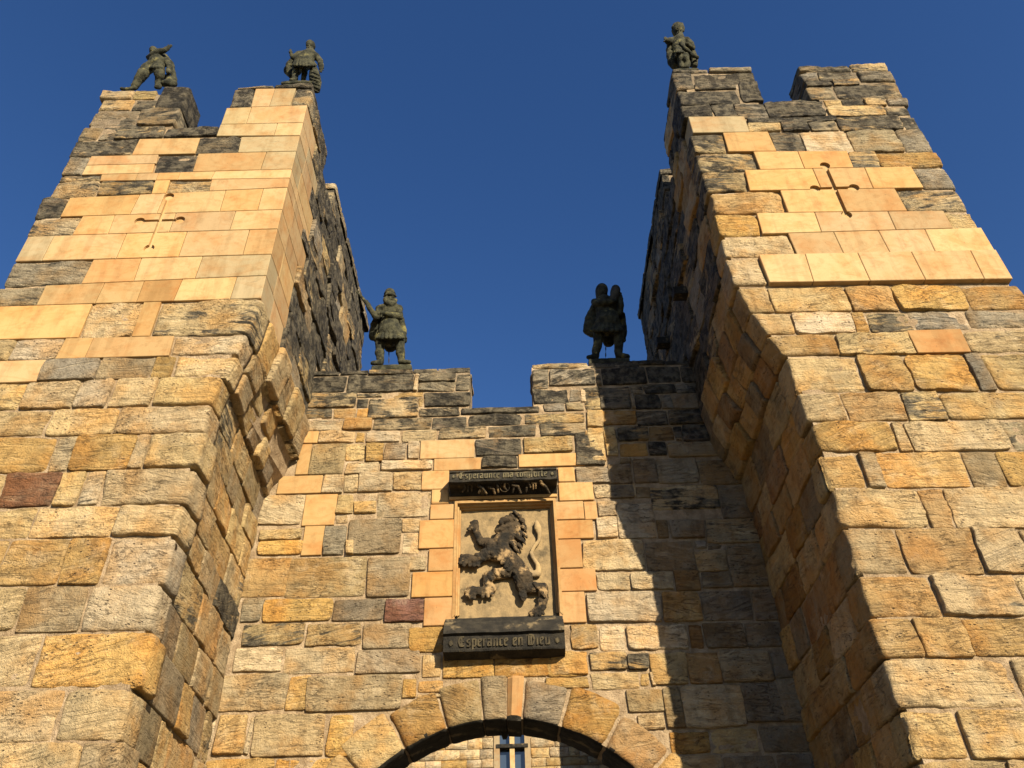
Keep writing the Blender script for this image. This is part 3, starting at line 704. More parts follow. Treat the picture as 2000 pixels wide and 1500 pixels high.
# core of the gate wall: outline with crenel and arch
zt, zc = 9.17, at('D', 1200, 712, DW)[2]-.02
x0, x1 = -3.6, 3.2; c0, c1 = at('D', 1055, 600, DW)[0], at('D', 1395, 600, DW)[0]
ri = ERI2+.03
arc = [(ECX+ri*math.sin(a), ECZ+ri*math.cos(a)) for a in np.linspace(thmin, thmax, 40)]
poly = [(x0, 0), (arc[0][0], 0)]+arc+[(arc[-1][0], 0), (x1, 0), (x1, zt-.06), (c1+.015, zt-.06), (c1+.015, zc-.03), (c0-.015, zc-.03), (c0-.015, zt-.06), (x0, zt-.06)]
coreW = core_obj([prism(poly, DW+.008, DW+.62)], GW)
p0, p1 = at('P', 889, 1206, DW), at('P', 1080, 980, DW)
PX0, PX1, PZ0, PZ1 = p0[0], p1[0], p0[2], p1[2]
cut([coreW], [bx(PX0-.02, PX1+.02, DW-.2, DW+.24, PZ0-.02, PZ1+.02)])
# jambs below the springing of the arch, wall-walk and coping
for s_, xx in ((-1, arc[0][0]), (1, arc[-1][0])):
    z = 0.; zz = (arc[0] if s_ < 0 else arc[-1])[1]
    k = 0
    while z < zz-.05:
        h = min(.42, zz-z); k += 1; wd = .5+.2*(k % 2)
        a0, a1 = (xx-wd, xx+.03) if s_ < 0 else (xx-.03, xx+wd)
        add_stone(GW, [(a0, z), (a1, z), (a1, z+h), (a0, z+h)], f_wall, 'w', name='jamb_stone', L=.6, re=.04, H=.04); z += h
parts_x = ((x0, c0), (c1, x1))
slab(GW, x0+.6, c0+.01, DW+.16, DW+.66, zt-.05, zt+.0, 'g', nx=4); slab(GW, c1-.01, x1-.4, DW+.16, DW+.66, zt-.05, zt+.0, 'g', nx=4)
slab(GW, c0+.0, c1-.0, DW+.12, DW+.64, zc-.04, zc, 'k', nx=1)
def lower_wall(xa, xb, zt_, seed):
    lower_fill(GW, xa, xb, zt_, f_wall, False, seed)
lower_wall(-3.35, arc[0][0]-.5, 3.55, 7); lower_wall(arc[-1][0]+.5, 3.0, 3.4, 8)
# boss hanging under the crown of the arch
p = at('K', 988, 470, DW+.5)
mesh('arch_boss', [(p[0]-.09, DW+.38, p[2]+.5), (p[0]+.09, DW+.38, p[2]+.5), (p[0]+.09, DW+.58, p[2]+.5), (p[0]-.09, DW+.58, p[2]+.5),
                   (p[0]-.08, DW+.38, p[2]+.16), (p[0]+.08, DW+.38, p[2]+.16), (p[0]+.08, DW+.58, p[2]+.16), (p[0]-.08, DW+.58, p[2]+.16),
                   (p[0]-.02, DW+.46, p[2]), (p[0]+.02, DW+.46, p[2]), (p[0]+.02, DW+.50, p[2]), (p[0]-.02, DW+.50, p[2])],
     [(0, 4, 5, 1), (1, 5, 6, 2), (2, 6, 7, 3), (3, 7, 4, 0), (4, 8, 9, 5), (5, 9, 10, 6), (6, 10, 11, 7), (7, 11, 8, 4), (8, 11, 10, 9), (0, 1, 2, 3)], GW, M_BK, smooth=False)

# ---------------------------------------------------------------- carved panel
def moulding(x0, x1, z0, z1, prof, closed_bottom=True):
    """frame swept around the opening; prof: list of (inset, Y)"""
    V, Fc = [], []
    for ins, Y in prof: V += [(x0+ins, Y, z0+ins), (x0+ins, Y, z1-ins), (x1-ins, Y, z1-ins), (x1-ins, Y, z0+ins)]
    for i in range(len(prof)-1):
        for k in range(3): a, b = i*4+k, i*4+(k+1) % 4; Fc.append((a, a+4, b+4, b))
    return V, Fc
fr = mesh('panel_frame', *moulding(PX0-.035, PX1+.035, PZ0-.02, PZ1+.035,
          [(0, DW+.05), (0, DW-.035), (.035, DW-.035), (.037, DW+.012), (.055, DW+.018), (.057, DW+.06), (.075, DW+.065), (.078, DW+.15)]), GW, M_S, smooth=False)
fr.color = COL['o']
SY = DW+.10
V = []; nx_, nz_ = 40, 48
for i in range(nx_):
    for j in range(nz_):
        x = PX0-.01+(PX1-PX0+.02)*i/(nx_-1); z = PZ0-.01+(PZ1-PZ0+.02)*j/(nz_-1)
        V.append((x, SY, z))
V = np.array(V); V[:, 1] += vnoise(V*5, 3)*.008+vnoise(V*18, 4)*.004
slabo = mesh('relief_slab', V, [(i*nz_+j, (i+1)*nz_+j, (i+1)*nz_+j+1, i*nz_+j+1) for i in range(nx_-1) for j in range(nz_-1)], GW, M_SL)
def remesh(name, parts, parent, mat, vox, noise=.006, nsc=14, smooth_it=3):
    V, Fc = join(parts); c = np.asarray(V).mean(0)
    me = bpy.data.meshes.new(name); me.from_pydata((np.asarray(V)-c).tolist(), [], Fc); me.update()
    o = link(name, me, parent, mat); place(o, parent, c) if parent else setattr(o, 'location', Vector(c))
    r = o.modifiers.new('r', 'REMESH'); r.mode = 'VOXEL'; r.voxel_size = vox; r.use_smooth_shade = True
    s = o.modifiers.new('s', 'SMOOTH'); s.factor = .5; s.iterations = smooth_it
    bpy.context.view_layer.update(); dg = bpy.context.evaluated_depsgraph_get()
    me2 = bpy.data.meshes.new_from_object(o.evaluated_get(dg)); o.modifiers.clear(); o.data = me2; bpy.data.meshes.remove(me)
    n = len(me2.vertices); co_ = np.empty(n*3); me2.vertices.foreach_get('co', co_); nr = np.empty(n*3); me2.vertices.foreach_get('normal', nr)
    co_ = co_.reshape(-1, 3); nr = nr.reshape(-1, 3)
    d = vnoise(co_*nsc, 11)*noise+vnoise(co_*nsc*2.7, 12)*noise*.5
    co_ += nr*d[:, None]; me2.vertices.foreach_set('co', co_.ravel()); me2.update()
    if not me2.materials: me2.materials.append(mat)
    return o
def tube(p, q, r1, r2, sy=1., n=14):
    """rounded tapered limb; sy flattens it in depth"""
    p, q = Vector(p), Vector(q); d = q-p; L = d.length
    if L < 1e-5: d = Vector((0, 0, 1)); L = 1e-5
    z = d.normalized(); x = z.orthogonal().normalized(); y = z.cross(x)
    V, rings = [], []
    prof = [(-r1*math.cos(a), r1*math.sin(a)) for a in np.linspace(.25, math.pi/2, 4)] + [(L+r2*math.sin(a), r2*math.cos(a)) for a in np.linspace(0, math.pi/2-.25, 4)]
    for h, r in prof:
        for k in range(n):
            a = 2*math.pi*k/n; o_ = z*h + (x*math.cos(a)+y*math.sin(a))*r
            o_.y *= sy
            pt = (p + o_) if sy == 1 else Vector((p.x+o_.x, p.y + (q.y-p.y)*min(1, max(0, h/L)) + (o_.y - z.y*h*sy), p.z+o_.z))
            V.append(tuple(pt))
    Fc = [tuple(range(n-1, -1, -1))]
    for i in range(len(prof)-1):
        for k in range(n): a, b = i*n+k, i*n+(k+1) % n; Fc.append((a, b, b+n, a+n))
    Fc.append(tuple((len(prof)-1)*n+k for k in range(n)))
    return V, Fc
def chain(c, pts, Y, ppm, dy=0., sy=1.):
    """pts: x y r dY ... measured in crop c"""
    out = []; W_ = []
    for p in pts:
        x, y, r = p[:3]; d = p[3] if len(p) > 3 else 0
        W_.append((at(c, x, y, Y+dy+d), r/ppm))
    if len(W_) == 1: W_.append((W_[0][0]+np.array((0, 0, .004)), W_[0][1]))
    for (a, r1), (b, r2) in zip(W_[:-1], W_[1:]): out.append(tube(a, b, r1, r2, sy))
    return out
LP = 569.
def Lc(*pts, h=.05, sy=.75): return chain('L', [(p[0], p[1], p[2]*(.84 if p[2] > 34 else .95)) for p in pts], SY-h, LP, sy=sy)
lion = []
lion += Lc((735, 470, 38), (745, 520, 50), (720, 580, 70), (640, 640, 78), (640, 710, 82), (720, 770, 68), (780, 850, 72), (795, 900, 82), h=.055)
lion += Lc((700, 480, 34), (652, 487, 28), (640, 500, 24), h=.09) + Lc((700, 530, 34), (650, 545, 26), (608, 562, 20), h=.085) + Lc((560, 660, 62), (600, 720, 70), h=.06)
for x, y, r in ((735, 430, 22), (762, 452, 26), (785, 490, 28), (795, 535, 30), (797, 580, 30), (788, 625, 30), (765, 660, 30), (745, 690, 26), (720, 650, 40), (755, 560, 44), (760, 600, 46), (710, 450, 24), (680, 465, 20)):
    lion += Lc((x, y, r*.8), h=.07)
    lion += Lc((x-8, y-6, r*.50), (x+8, y+8, r*.45), (x+22, y+30, r*.22), h=.115)
lion += Lc((545, 645, 52), (500, 640, 38), (478, 600, 27), (462, 555, 27), (455, 510, 32), h=.055)
for dx, dy_ in ((-24, -8), (-6, -22), (14, -18), (-32, 18), (-40, 40)): lion += Lc((455+dx*.5, 512+dy_*.5, 15), (455+dx, 512+dy_, 12), h=.08)
lion += Lc((575, 700, 62), (510, 740, 50), (455, 768, 42), (395, 748, 38), h=.065)
for x, y in ((362, 735), (355, 760), (352, 785), (380, 800), (420, 800), (450, 805), (480, 800)): lion += Lc((400 if x < 400 else x, 765, 18), (x, y, 15), h=.08)
lion += Lc((690, 850, 50), (600, 862, 48), (545, 880, 46), (540, 930, 38), (575, 965, 38), (500, 985, 34), (425, 975, 34), h=.055)
for x, y in ((395, 985), (400, 1010), (425, 1025), (450, 1030), (510, 1020), (545, 1018), (580, 1005)): lion += Lc((min(max(x, 430), 560), 985, 16), (x, y, 14), h=.075)
lion += Lc((790, 890, 84), (790, 945, 62), (850, 960, 44), (930, 955, 42), h=.07) + Lc((930, 955, 42), (935, 1030, 40), (915, 1095, 34), (870, 1125, 24), (845, 1135, 18), h=.06)
for x, y in ((850, 1150), (880, 1150), (910, 1148), (935, 1140), (945, 1090)): lion += Lc((905, 1105, 18), (x, y, 11), h=.06)
lion += Lc((790, 990, 26), (790, 1015, 30), (795, 1035, 20), h=.08) + Lc((700, 820, 22), (695, 850, 14), h=.09)
for k in range(7):                          # ribs of fur along the chest, belly and haunch
    lion += Lc((560+k*26, 640+k*26-(k % 2)*8, 20), (548+k*24, 690+k*24, 14), h=.115)
for x, y in ((745, 860), (775, 905), (800, 880), (560, 880), (600, 850), (640, 846), (885, 945), (930, 1000), (480, 740), (520, 715)): lion += Lc((x-12, y-14, 16), (x+10, y+16, 12), h=.12 if x > 700 else .10)
lo_ = remesh('lion_relief', lion, slabo, M_LI, .0065, .006, 30, 1)
tail = Lc((820, 840, 26), (860, 862, 26), (892, 858, 28), (900, 835, 20), (893, 795, 17), (865, 755, 16), (848, 715, 15), (868, 672, 15), (902, 630, 15), (908, 590, 17), (895, 540, 30), (886, 505, 20), (886, 487, 7), h=.045)
remesh('lion_tail', tail, slabo, plain_mat('pale_carved_sandstone', (.30, .22, .11), (.20, .15, .085), 5, .01, (.06, .05, .035), (.60, .68)), .008, .003, 20, 2)
paws = plain_mat
# shelf above: inscribed band with a coved frieze below, and sill below
def extr(profile, x0, x1):                 # profile (Y,z) list, swept in x
    n = len(profile); xs = np.linspace(x0, x1, 30); V = []
    for x in xs: V += [(x, y, z) for y, z in profile]
    V = np.array(V); V += np.stack([vnoise(V*14, 1)*0, vnoise(V*14, 2)*.006, vnoise(V*11, 5)*.006], 1)
    Fc = [(i*n+k, (i+1)*n+k, (i+1)*n+(k+1) % n, i*n+(k+1) % n) for i in range(len(xs)-1) for k in range(n)]
    Fc += [tuple(range(n-1, -1, -1)), tuple((len(xs)-1)*n+k for k in range(n))]
    return V, [f[::-1] for f in Fc]
HY = DW-.26                                # front plane of the hood
zb0, zb1 = at('P', 980, 938, HY)[2], at('P', 980, 921, HY)[2]
hx0, hx1 = at('P', 877, 935, HY)[0], at('P', 1088, 930, HY)[0]
zb2 = at('P', 980, 968, DW-.02)[2]
hood = mesh('hood_shelf', *extr([(DW+.05, zb1+.05), (DW-.02, zb1+.05), (HY-.02, zb1+.02), (HY-.02, zb1), (HY, zb1-.004), (HY, zb0+.012), (HY-.025, zb0+.006), (HY-.025, zb0-.02), (HY+.01, zb0-.03), (DW-.10, zb2+.07), (DW-.03, zb2), (DW+.05, zb2)], hx0, hx1), GW, M_BK, smooth=False)
# small figures and roundel carved in the cove
frieze = []
def Fz(x1, y1, r1, x2, y2, r2):
    def pt(x, y):
        px, py = 860+x/8., 905+y/8.
        f = (y-240)/(500-240.); Y = HY+.02+f*(DW-.10-HY)
        return at('P', px, py, Y-.028)
    return [tube(pt(x1, y1), pt(x2, y2), r1/1180., r2/1180.)]
for a in ((360, 270, 22, 360, 300, 20), (360, 300, 18, 385, 390, 16), (385, 390, 15, 350, 440, 12), (430, 330, 10, 430, 430, 10), (430, 330, 9, 510, 330, 9), (500, 330, 9, 490, 430, 9),
          (580, 290, 16, 620, 300, 20), (600, 350, 22, 665, 390, 20), (665, 390, 18, 715, 470, 14), (640, 400, 14, 600, 460, 12),
          (850, 275, 18, 885, 290, 16), (885, 300, 18, 895, 360, 18), (760, 375, 16, 830, 400, 14), (830, 400, 16, 850, 470, 12), (895, 380, 12, 905, 450, 12),
          (1145, 270, 20, 1160, 290, 14), (1130, 340, 16, 1210, 360, 20), (1210, 360, 18, 1255, 460, 14), (1150, 380, 14, 1130, 450, 12),
          (1350, 270, 18, 1385, 280, 16), (1385, 290, 16, 1400, 370, 16), (1350, 380, 14, 1340, 440, 12), (1430, 310, 9, 1500, 310, 9), (1450, 310, 9, 1450, 400, 9), (1490, 310, 9, 1490, 390, 9),
          (1570, 270, 20, 1590, 290, 14), (1580, 310, 18, 1650, 370, 16), (1650, 370, 14, 1700, 460, 14),
          (1010, 320, 12, 1000, 370, 16), (1000, 370, 14, 1030, 410, 10)): frieze += Fz(a[0], a[1], a[2]*1.35, a[3], a[4], a[5]*1.35)
for k in range(16):
    a0, a1 = k*math.pi/8, (k+1)*math.pi/8
    frieze += Fz(1005+75*math.cos(a0), 368+75*math.sin(a0), 9, 1005+75*math.cos(a1), 368+75*math.sin(a1), 9)
V, Fc = join(frieze); mesh('carved_frieze', V, Fc, hood, M_LI)
SYL = DW-.24
zs0, zs1 = at('P', 985, 1268, SYL)[2], at('P', 985, 1238, SYL)[2]
sx0, sx1 = at('P', 866, 1240, SYL)[0], at('P', 1103, 1240, SYL)[0]
zs2 = PZ0
prof = [(DW+.05, zs2+.01), (SY-.01, zs2+.01), (DW-.03, zs2-.03), (DW-.06, zs2-.05), (DW-.07, zs2-.09), (DW-.15, zs2-.12), (SYL-.03, zs1+.04), (SYL-.04, zs1+.01), (SYL, zs1-.005), (SYL+.035, zs0+.03), (SYL+.02, zs0+.02), (SYL+.03, zs0-.0), (DW-.05, zs0-.03), (DW+.05, zs0-.03)]
sill = mesh('inscribed_sill', *extr(prof, sx0, sx1), GW, M_BK, smooth=False)
# blackletter lettering cut as raised strokes
GL = {  # strokes on a 1 x 1 cell (x,y) ; width in cells
 'i': (.34, [((.17, 0), (.17, .68))]), 'm': (.9, [((.15, 0), (.15, .7)), ((.45, 0), (.45, .7)), ((.75, 0), (.75, .7)), ((.15, .7), (.45, .6)), ((.45, .7), (.75, .6))]),
 'n': (.6, [((.15, 0), (.15, .7)), ((.45, 0), (.45, .7)), ((.15, .62), (.45, .72))]), 'u': (.6, [((.15, .04), (.15, .7)), ((.45, 0), (.45, .7)), ((.15, .02), (.45, .1))]),
 'e': (.5, [((.12, .08), (.12, .62)), ((.12, .62), (.38, .7)), ((.38, .7), (.38, .45)), ((.12, .36), (.38, .45)), ((.12, .05), (.4, .05))]),
 's': (.5, [((.4, .66), (.14, .64)), ((.14, .64), (.14, .4)), ((.14, .38), (.38, .32)), ((.38, .32), (.38, .06)), ((.38, .04), (.1, .04))]),
 'p': (.58, [((.15, -.28), (.15, .72)), ((.15, .66), (.44, .66)), ((.44, .66), (.44, .08)), ((.44, .04), (.15, .04))]),
 'r': (.42, [((.14, 0), (.14, .7)), ((.14, .6), (.36, .7))]), 'a': (.56, [((.12, .04), (.12, .36)), ((.12, .38), (.42, .36)), ((.42, 0), (.42, .68)), ((.12, .66), (.42, .7)), ((.12, .04), (.42, .08))]),
 'c': (.44, [((.13, .06), (.13, .66)), ((.13, .66), (.38, .68)), ((.13, .04), (.38, .06))]), 'o': (.54, [((.12, .06), (.12, .66)), ((.42, .06), (.42, .66)), ((.12, .68), (.42, .64)), ((.12, .02), (.42, .06))]),
 'f': (.42, [((.16, -.1), (.16, .95)), ((.16, .95), (.38, .98)), ((.02, .66), (.34, .66))]), 't': (.4, [((.16, .04), (.16, .9)), ((.04, .66), (.34, .66)), ((.16, .03), (.34, .06))]),
 'D': (.8, [((.15, .0), (.15, .95)), ((.15, .95), (.55, .9)), ((.55, .9), (.68, .5)), ((.68, .5), (.55, .05)), ((.55, .03), (.08, .03)), ((.38, .1), (.38, .85))]),
 'E': (.8, [((.62, .9), (.25, .92)), ((.25, .92), (.12, .5)), ((.12, .5), (.25, .05)), ((.25, .03), (.65, .08)), ((.15, .5), (.6, .5)), ((.38, .1), (.38, .85))]), ' ': (.35, []),
 '*': (.6, [((.1, .35), (.5, .35)), ((.3, .1), (.3, .6)), ((.16, .2), (.44, .5)), ((.16, .5), (.44, .2))])}
def letter_width(s): return sum(GL[c][0] for c in s)
def write(s, P0, P1, H_, parent, name, nY, mat=M_LT):
    """P0,P1: baseline ends (world), H_: vector of one cell up"""
    P0, P1, H_ = Vector(P0), Vector(P1), Vector(H_); ex = (P1-P0)/letter_width(s); out = []
    nrm = ex.cross(H_).normalized(); x = 0
    if nrm.y > 0: nrm = -nrm
    pw = .085; kk = 0
    for c in s:
        w_, st_ = GL[c]
        for (a, b) in st_:
            A = P0+ex*(x+a[0])+H_*a[1]; B = P0+ex*(x+b[0])+H_*b[1]
            pen = ex*pw+H_*pw*.35
            q = [A-pen, A+pen, B+pen, B-pen]
            if abs((B-A).normalized().dot(ex.normalized())) > .8: q = [A-H_*.06, A+H_*.06, B+H_*.06, B-H_*.06]
            kk += 1; e_ = .00045*(kk % 9)
            V = [tuple(v-nrm*(.006+e_)) for v in q]+[tuple(v+nrm*(nY+e_)) for v in q]
            out.append((V, [(0, 1, 2, 3), (7, 6, 5, 4), (0, 4, 5, 1), (1, 5, 6, 2), (2, 6, 7, 3), (3, 7, 4, 0)]))
        x += w_
    V, Fc = join(out); o = mesh(name, V, Fc, parent, mat, smooth=False)
    bm = bmesh.new(); bm.from_mesh(o.data); bmesh.ops.recalc_face_normals(bm, faces=bm.faces); bm.to_mesh(o.data); bm.free()
    return o
hh = (zb1-zb0)
write('* Esperaunce ma comforte *', (hx0+.03, HY-.001, zb0+.035), (hx1-.03, HY-.001, zb0+.035), (0, 0, hh*.72), hood, 'inscription', .011)
write('* Esperance en Dieu *', (sx0+.05, SYL+.027, zs0+.05), (sx1-.05, SYL+.027, zs0+.05), (0, -.022, (zs1-zs0)*.66), sill, 'inscription', .012, M_LD)

# ---------------------------------------------------------------- statues
def R_(c, x0, x1, y0, y1, Y0, depth):
    a, b = at(c, x0, (y0+y1)/2, Y0), at(c, x1, (y0+y1)/2, Y0); zt_, zb_ = at(c, (x0+x1)/2, y0, Y0)[2], at(c, (x0+x1)/2, y1, Y0)[2]
    return bx(a[0], b[0], Y0, Y0+depth, zb_, zt_)
def rough_block(name, part, parent, mat): 
    V, Fc = part; return remesh(name, [(V, Fc)], parent, mat, .016, .008, 9, 3)
def face(c, cx, cy, w, Y, ppm):
    """brow, nose, cheeks, mouth on the front of a head whose centre is (cx,cy), half width w px"""
    o = []
    o += chain(c, [(cx-w*.55, cy-w*.30, w*.15), (cx-w*.1, cy-w*.24, w*.15), (cx+w*.1, cy-w*.24, w*.15), (cx+w*.55, cy-w*.30, w*.15)], Y, ppm, dy=-w*.92/ppm)
    o += chain(c, [(cx-w*.48, cy+w*.22, w*.24)], Y, ppm, dy=-w*.80/ppm)+chain(c, [(cx+w*.48, cy+w*.22, w*.24)], Y, ppm, dy=-w*.80/ppm)
    o += chain(c, [(cx, cy-w*.15, w*.12), (cx, cy+w*.22, w*.18)], Y, ppm, dy=-w*1.1/ppm)
    o += chain(c, [(cx-w*.25, cy+w*.55, w*.12), (cx+w*.25, cy+w*.55, w*.12)], Y, ppm, dy=-w*.80/ppm)
    o += chain(c, [(cx, cy+w*.85, w*.26)], Y, ppm, dy=-w*.62/ppm)
    return o
def hand(c, x, y, r, Y, ppm, ang):
    o = chain(c, [(x, y, r)], Y, ppm)
    for k in range(4):
        a = ang+(k-1.5)*.28; L_ = r*(1.55, 1.8, 1.75, 1.45)[k]
        o += chain(c, [(x+math.cos(a)*r*.6, y+math.sin(a)*r*.6, r*.32), (x+math.cos(a)*L_, y+math.sin(a)*L_, r*.24)], Y, ppm)
    a = ang-1.2; o += chain(c, [(x, y, r*.35), (x+math.cos(a)*r*1.4, y+math.sin(a)*r*1.4, r*.26)], Y, ppm)
    return o
def pleats(c, x0, x1, y0, y1, r, Y, ppm, n, dy):
    o = []
    for k in range(n):
        f = k/(n-1); xm = (x0+x1)/2
        x = x0+(x1-x0)*f; xt = xm+(x-xm)*.55; b = -math.sqrt(max(0, 1-(2*f-1)**2))
        o += chain(c, [(xt, y0, r*.5, b*dy*.62), (x, y1, r*.72, b*dy*(1.06 if k % 2 else .90))], Y, ppm)
    return o
def statue(label, base, crop, Y, ppm, body, cloak, extra, mat, ped=None):
    t = thing('statue', label, 'statue', tuple(base), 'stone warrior statues on the battlements')
    def ch(spec):
        o = []
        for s_ in spec: o += s_ if isinstance(s_, list) and s_ and isinstance(s_[0], tuple) and isinstance(s_[0][0], list) else chain(crop, s_, Y, ppm)
        return o
    remesh('figure', ch(body), t, mat, .010, .006, 16, 1)
    if cloak: remesh('cloak', ch(cloak), t, mat, .012, .010, 12, 1)
    for name, parts, m_ in extra: remesh(name, parts, t, m_, .012, .004, 14, 1)
    if ped:
        for part in ped: rough_block('pedestal', part, t, mat)
    return t
Y1, P1_ = DW+.30, 960.
s1 = statue('bearded stone warrior on the left merlon of the gate wall, arm folded, raising a horn', at('S1', 615, 1300, Y1), 'S1', Y1, P1_,
  [[(615, 290, 88, 0), (612, 335, 84, -.01)], face('S1', 612, 318, 84, Y1, P1_), [(548, 340, 44, -.05), (575, 385, 50, -.10), (618, 408, 54, -.12), (665, 392, 46, -.10), (690, 350, 38, -.05)], [(610, 395, 70, 0), (605, 440, 85, 0)],
   [(465, 480, 72, .0), (600, 470, 105, -.02), (735, 475, 76, 0)], [(600, 500, 125, 0), (600, 640, 118, 0), (612, 700, 140, 0)],
   [(612, 700, 150, .0), (612, 800, 175, 0), (612, 850, 195, 0)], pleats('S1', 395, 840, 690, 900, 34, Y1, P1_, 15, .19),
   [(740, 480, 60, 0), (752, 590, 58, -.06), (640, 565, 48, -.17), (540, 548, 42, -.19)], hand('S1', 500, 540, 38, Y1-.19, P1_, math.pi),
   [(465, 480, 60, 0), (410, 600, 52, -.06), (340, 500, 44, -.1), (300, 430, 42, -.1)], hand('S1', 290, 405, 36, Y1-.1, P1_, -2.),
   [(470, 860, 80, 0), (465, 960, 74, -.02), (462, 1090, 62, -.02), (470, 1180, 62, 0), (475, 1262, 50, 0)], [(470, 1262, 46, 0), (360, 1268, 36, -.06)], [(462, 1105, 72, -.01), (462, 1125, 72, -.01)],
   [(755, 860, 80, 0), (755, 960, 74, -.02), (765, 1090, 62, -.02), (775, 1180, 60, 0), (780, 1248, 50, 0)], [(780, 1255, 46, 0), (890, 1255, 34, -.06)], [(765, 1105, 70, -.01), (765, 1122, 70, -.01)]],
  [[(480, 520, 60, .12), (400, 720, 80, .16), (365, 880, 68, .18)], [(500, 600, 90, .14), (440, 780, 100, .17), (450, 900, 90, .18)], [(600, 560, 120, .14), (600, 860, 190, .19), (615, 1000, 110, .2)], [(740, 540, 55, .12), (810, 760, 52, .16), (825, 950, 40, .17)], [(400, 860, 60, .17), (520, 980, 80, .18), (700, 1000, 80, .18), (800, 930, 50, .17)]],
  [('horn', chain('S1', [(330, 470, 34, -.1), (260, 380, 30, -.1), (190, 290, 22, -.08), (115, 215, 12, -.05)], Y1, P1_), M_ST),
   ('helmet', chain('S1', [(612, 262, 96, .02), (612, 245, 84, .02), (622, 215, 24, 0)], Y1, P1_)+chain('S1', [(525, 290, 18, -.02), (560, 268, 20, -.08), (614, 258, 22, -.11), (668, 268, 20, -.08), (702, 290, 18, -.02)], Y1, P1_), M_ST),
   ('iron_rod', chain('S1', [(597, 1060, 9, .1), (597, 1300, 9, .1)], Y1, P1_), M_IR)], M_ST,
  [R_('S1', 335, 930, 1285, 1365, Y1-.25, .5)])
Y2 = DW+.30
s2 = statue('dark hooded stone warrior on the right merlon of the gate wall, hoisting a boulder', at('S2', 590, 1300, Y2), 'S2', Y2, P1_,
  [[(490, 270, 88, 0), (490, 320, 84, -.01)], face('S2', 490, 300, 80, Y2, P1_), [(490, 390, 80, 0), (520, 440, 100, 0)],
   [(400, 460, 66, 0), (540, 460, 110, 0), (720, 480, 66, 0)], [(530, 480, 150, 0), (550, 620, 150, 0), (570, 700, 165, 0)],
   [(575, 700, 180, 0), (580, 780, 205, 0)], pleats('S2', 340, 815, 690, 870, 34, Y2, P1_, 15, .20),
   [(390, 450, 60, 0), (400, 470, 56, -.08), (520, 455, 50, -.19), (620, 450, 46, -.19)], hand('S2', 650, 440, 40, Y2-.19, P1_, -.5),
   [(730, 480, 66, 0), (755, 610, 54, -.04), (770, 500, 46, -.1), (760, 400, 44, -.1)], hand('S2', 757, 375, 42, Y2-.1, P1_, -1.6),
   [(450, 850, 90, 0), (440, 960, 80, -.02), (430, 1090, 66, -.02), (405, 1170, 62, 0), (400, 1250, 52, 0)], [(400, 1255, 48, 0), (295, 1258, 34, -.06)],
   [(740, 850, 92, 0), (742, 960, 80, -.02), (735, 1090, 68, -.02), (735, 1170, 66, 0), (740, 1240, 56, 0)], [(740, 1240, 54, 0), (865, 1245, 42, -.06)]],
  [[(390, 500, 60, .10), (320, 700, 84, .14), (290, 860, 80, .16), (340, 920, 50, .16)], [(450, 560, 90, .13), (410, 740, 110, .16), (400, 860, 100, .17)], [(560, 600, 150, .14), (580, 880, 190, .17), (590, 1020, 90, .18)], [(780, 640, 55, .13), (815, 850, 55, .16), (810, 1010, 36, .17)], [(400, 940, 60, .17), (760, 990, 60, .17)]],
  [('boulder', chain('S2', [(695, 262, 72, -.12), (680, 330, 76, -.12), (665, 410, 62, -.12)], Y2, P1_), M_DK),
   ('hood', chain('S2', [(490, 262, 98, .03), (485, 330, 98, .05), (495, 390, 92, .05)], Y2, P1_), M_DK),
   ('iron_rod', chain('S2', [(548, 1060, 9, .1), (548, 1300, 9, .1)], Y2, P1_), M_IR)], M_ST,
  [R_('S2', 300, 912, 1265, 1340, Y2-.25, .5)])
def ppm_at(c, x, y, Y):
    s = CR[c][2]; p = at(c, x, y, Y); q = at(c, x+100, y, Y); return 100/abs(q[0]-p[0])
Y3 = DT+.30; q3 = ppm_at('S3', 900, 700, Y3)
s3 = statue('lunging stone figure on the leftmost merlon, arm thrown across its head', at('S3', 950, 1130, Y3), 'S3', Y3, q3,
  [[(885, 320, 92, 0), (890, 350, 85, 0)], face('S3', 870, 330, 80, Y3, q3), [(780, 470, 60, 0), (880, 410, 62, -.1), (990, 345, 66, -.12), (1120, 320, 58, -.12), (1200, 260, 50, -.12)], hand('S3', 1215, 245, 44, Y3-.12, q3, -.5),
   [(900, 430, 90, 0), (960, 450, 150, 0), (970, 560, 165, 0), (950, 640, 165, 0)], [(1080, 460, 80, .02), (1180, 560, 70, 0), (1240, 680, 66, -.04), (1210, 790, 52, -.08)],
   pleats('S3', 790, 1120, 590, 690, 34, Y3, q3, 12, .15), [(870, 640, 120, 0), (740, 720, 125, -.02), (640, 850, 115, -.05), (560, 960, 95, -.02), (480, 1090, 78, 0)], [(470, 1130, 55, 0), (330, 1160, 38, -.04), (190, 1150, 34, -.08)],
   [(1000, 650, 125, 0), (1010, 780, 115, -.06), (1020, 890, 95, -.06), (1010, 1000, 88, 0), (990, 1090, 70, 0)], [(1000, 1090, 60, -.02), (960, 1110, 55, -.12)]],
  [[(1130, 450, 70, .10), (1260, 620, 66, .12), (1310, 800, 60, .12), (1340, 1000, 55, .12)]],
  [('rock_pile', chain('S3', [(1180, 900, 70, .0), (1260, 960, 90, .02), (1200, 1040, 90, 0), (1330, 1040, 75, .05)], Y3, q3)+chain('S3', [(1120, 1040, 70, 0)], Y3, q3), M_ST)], M_ST, None)
Y4 = DT+.34; q4 = ppm_at('S4', 900, 700, Y4)
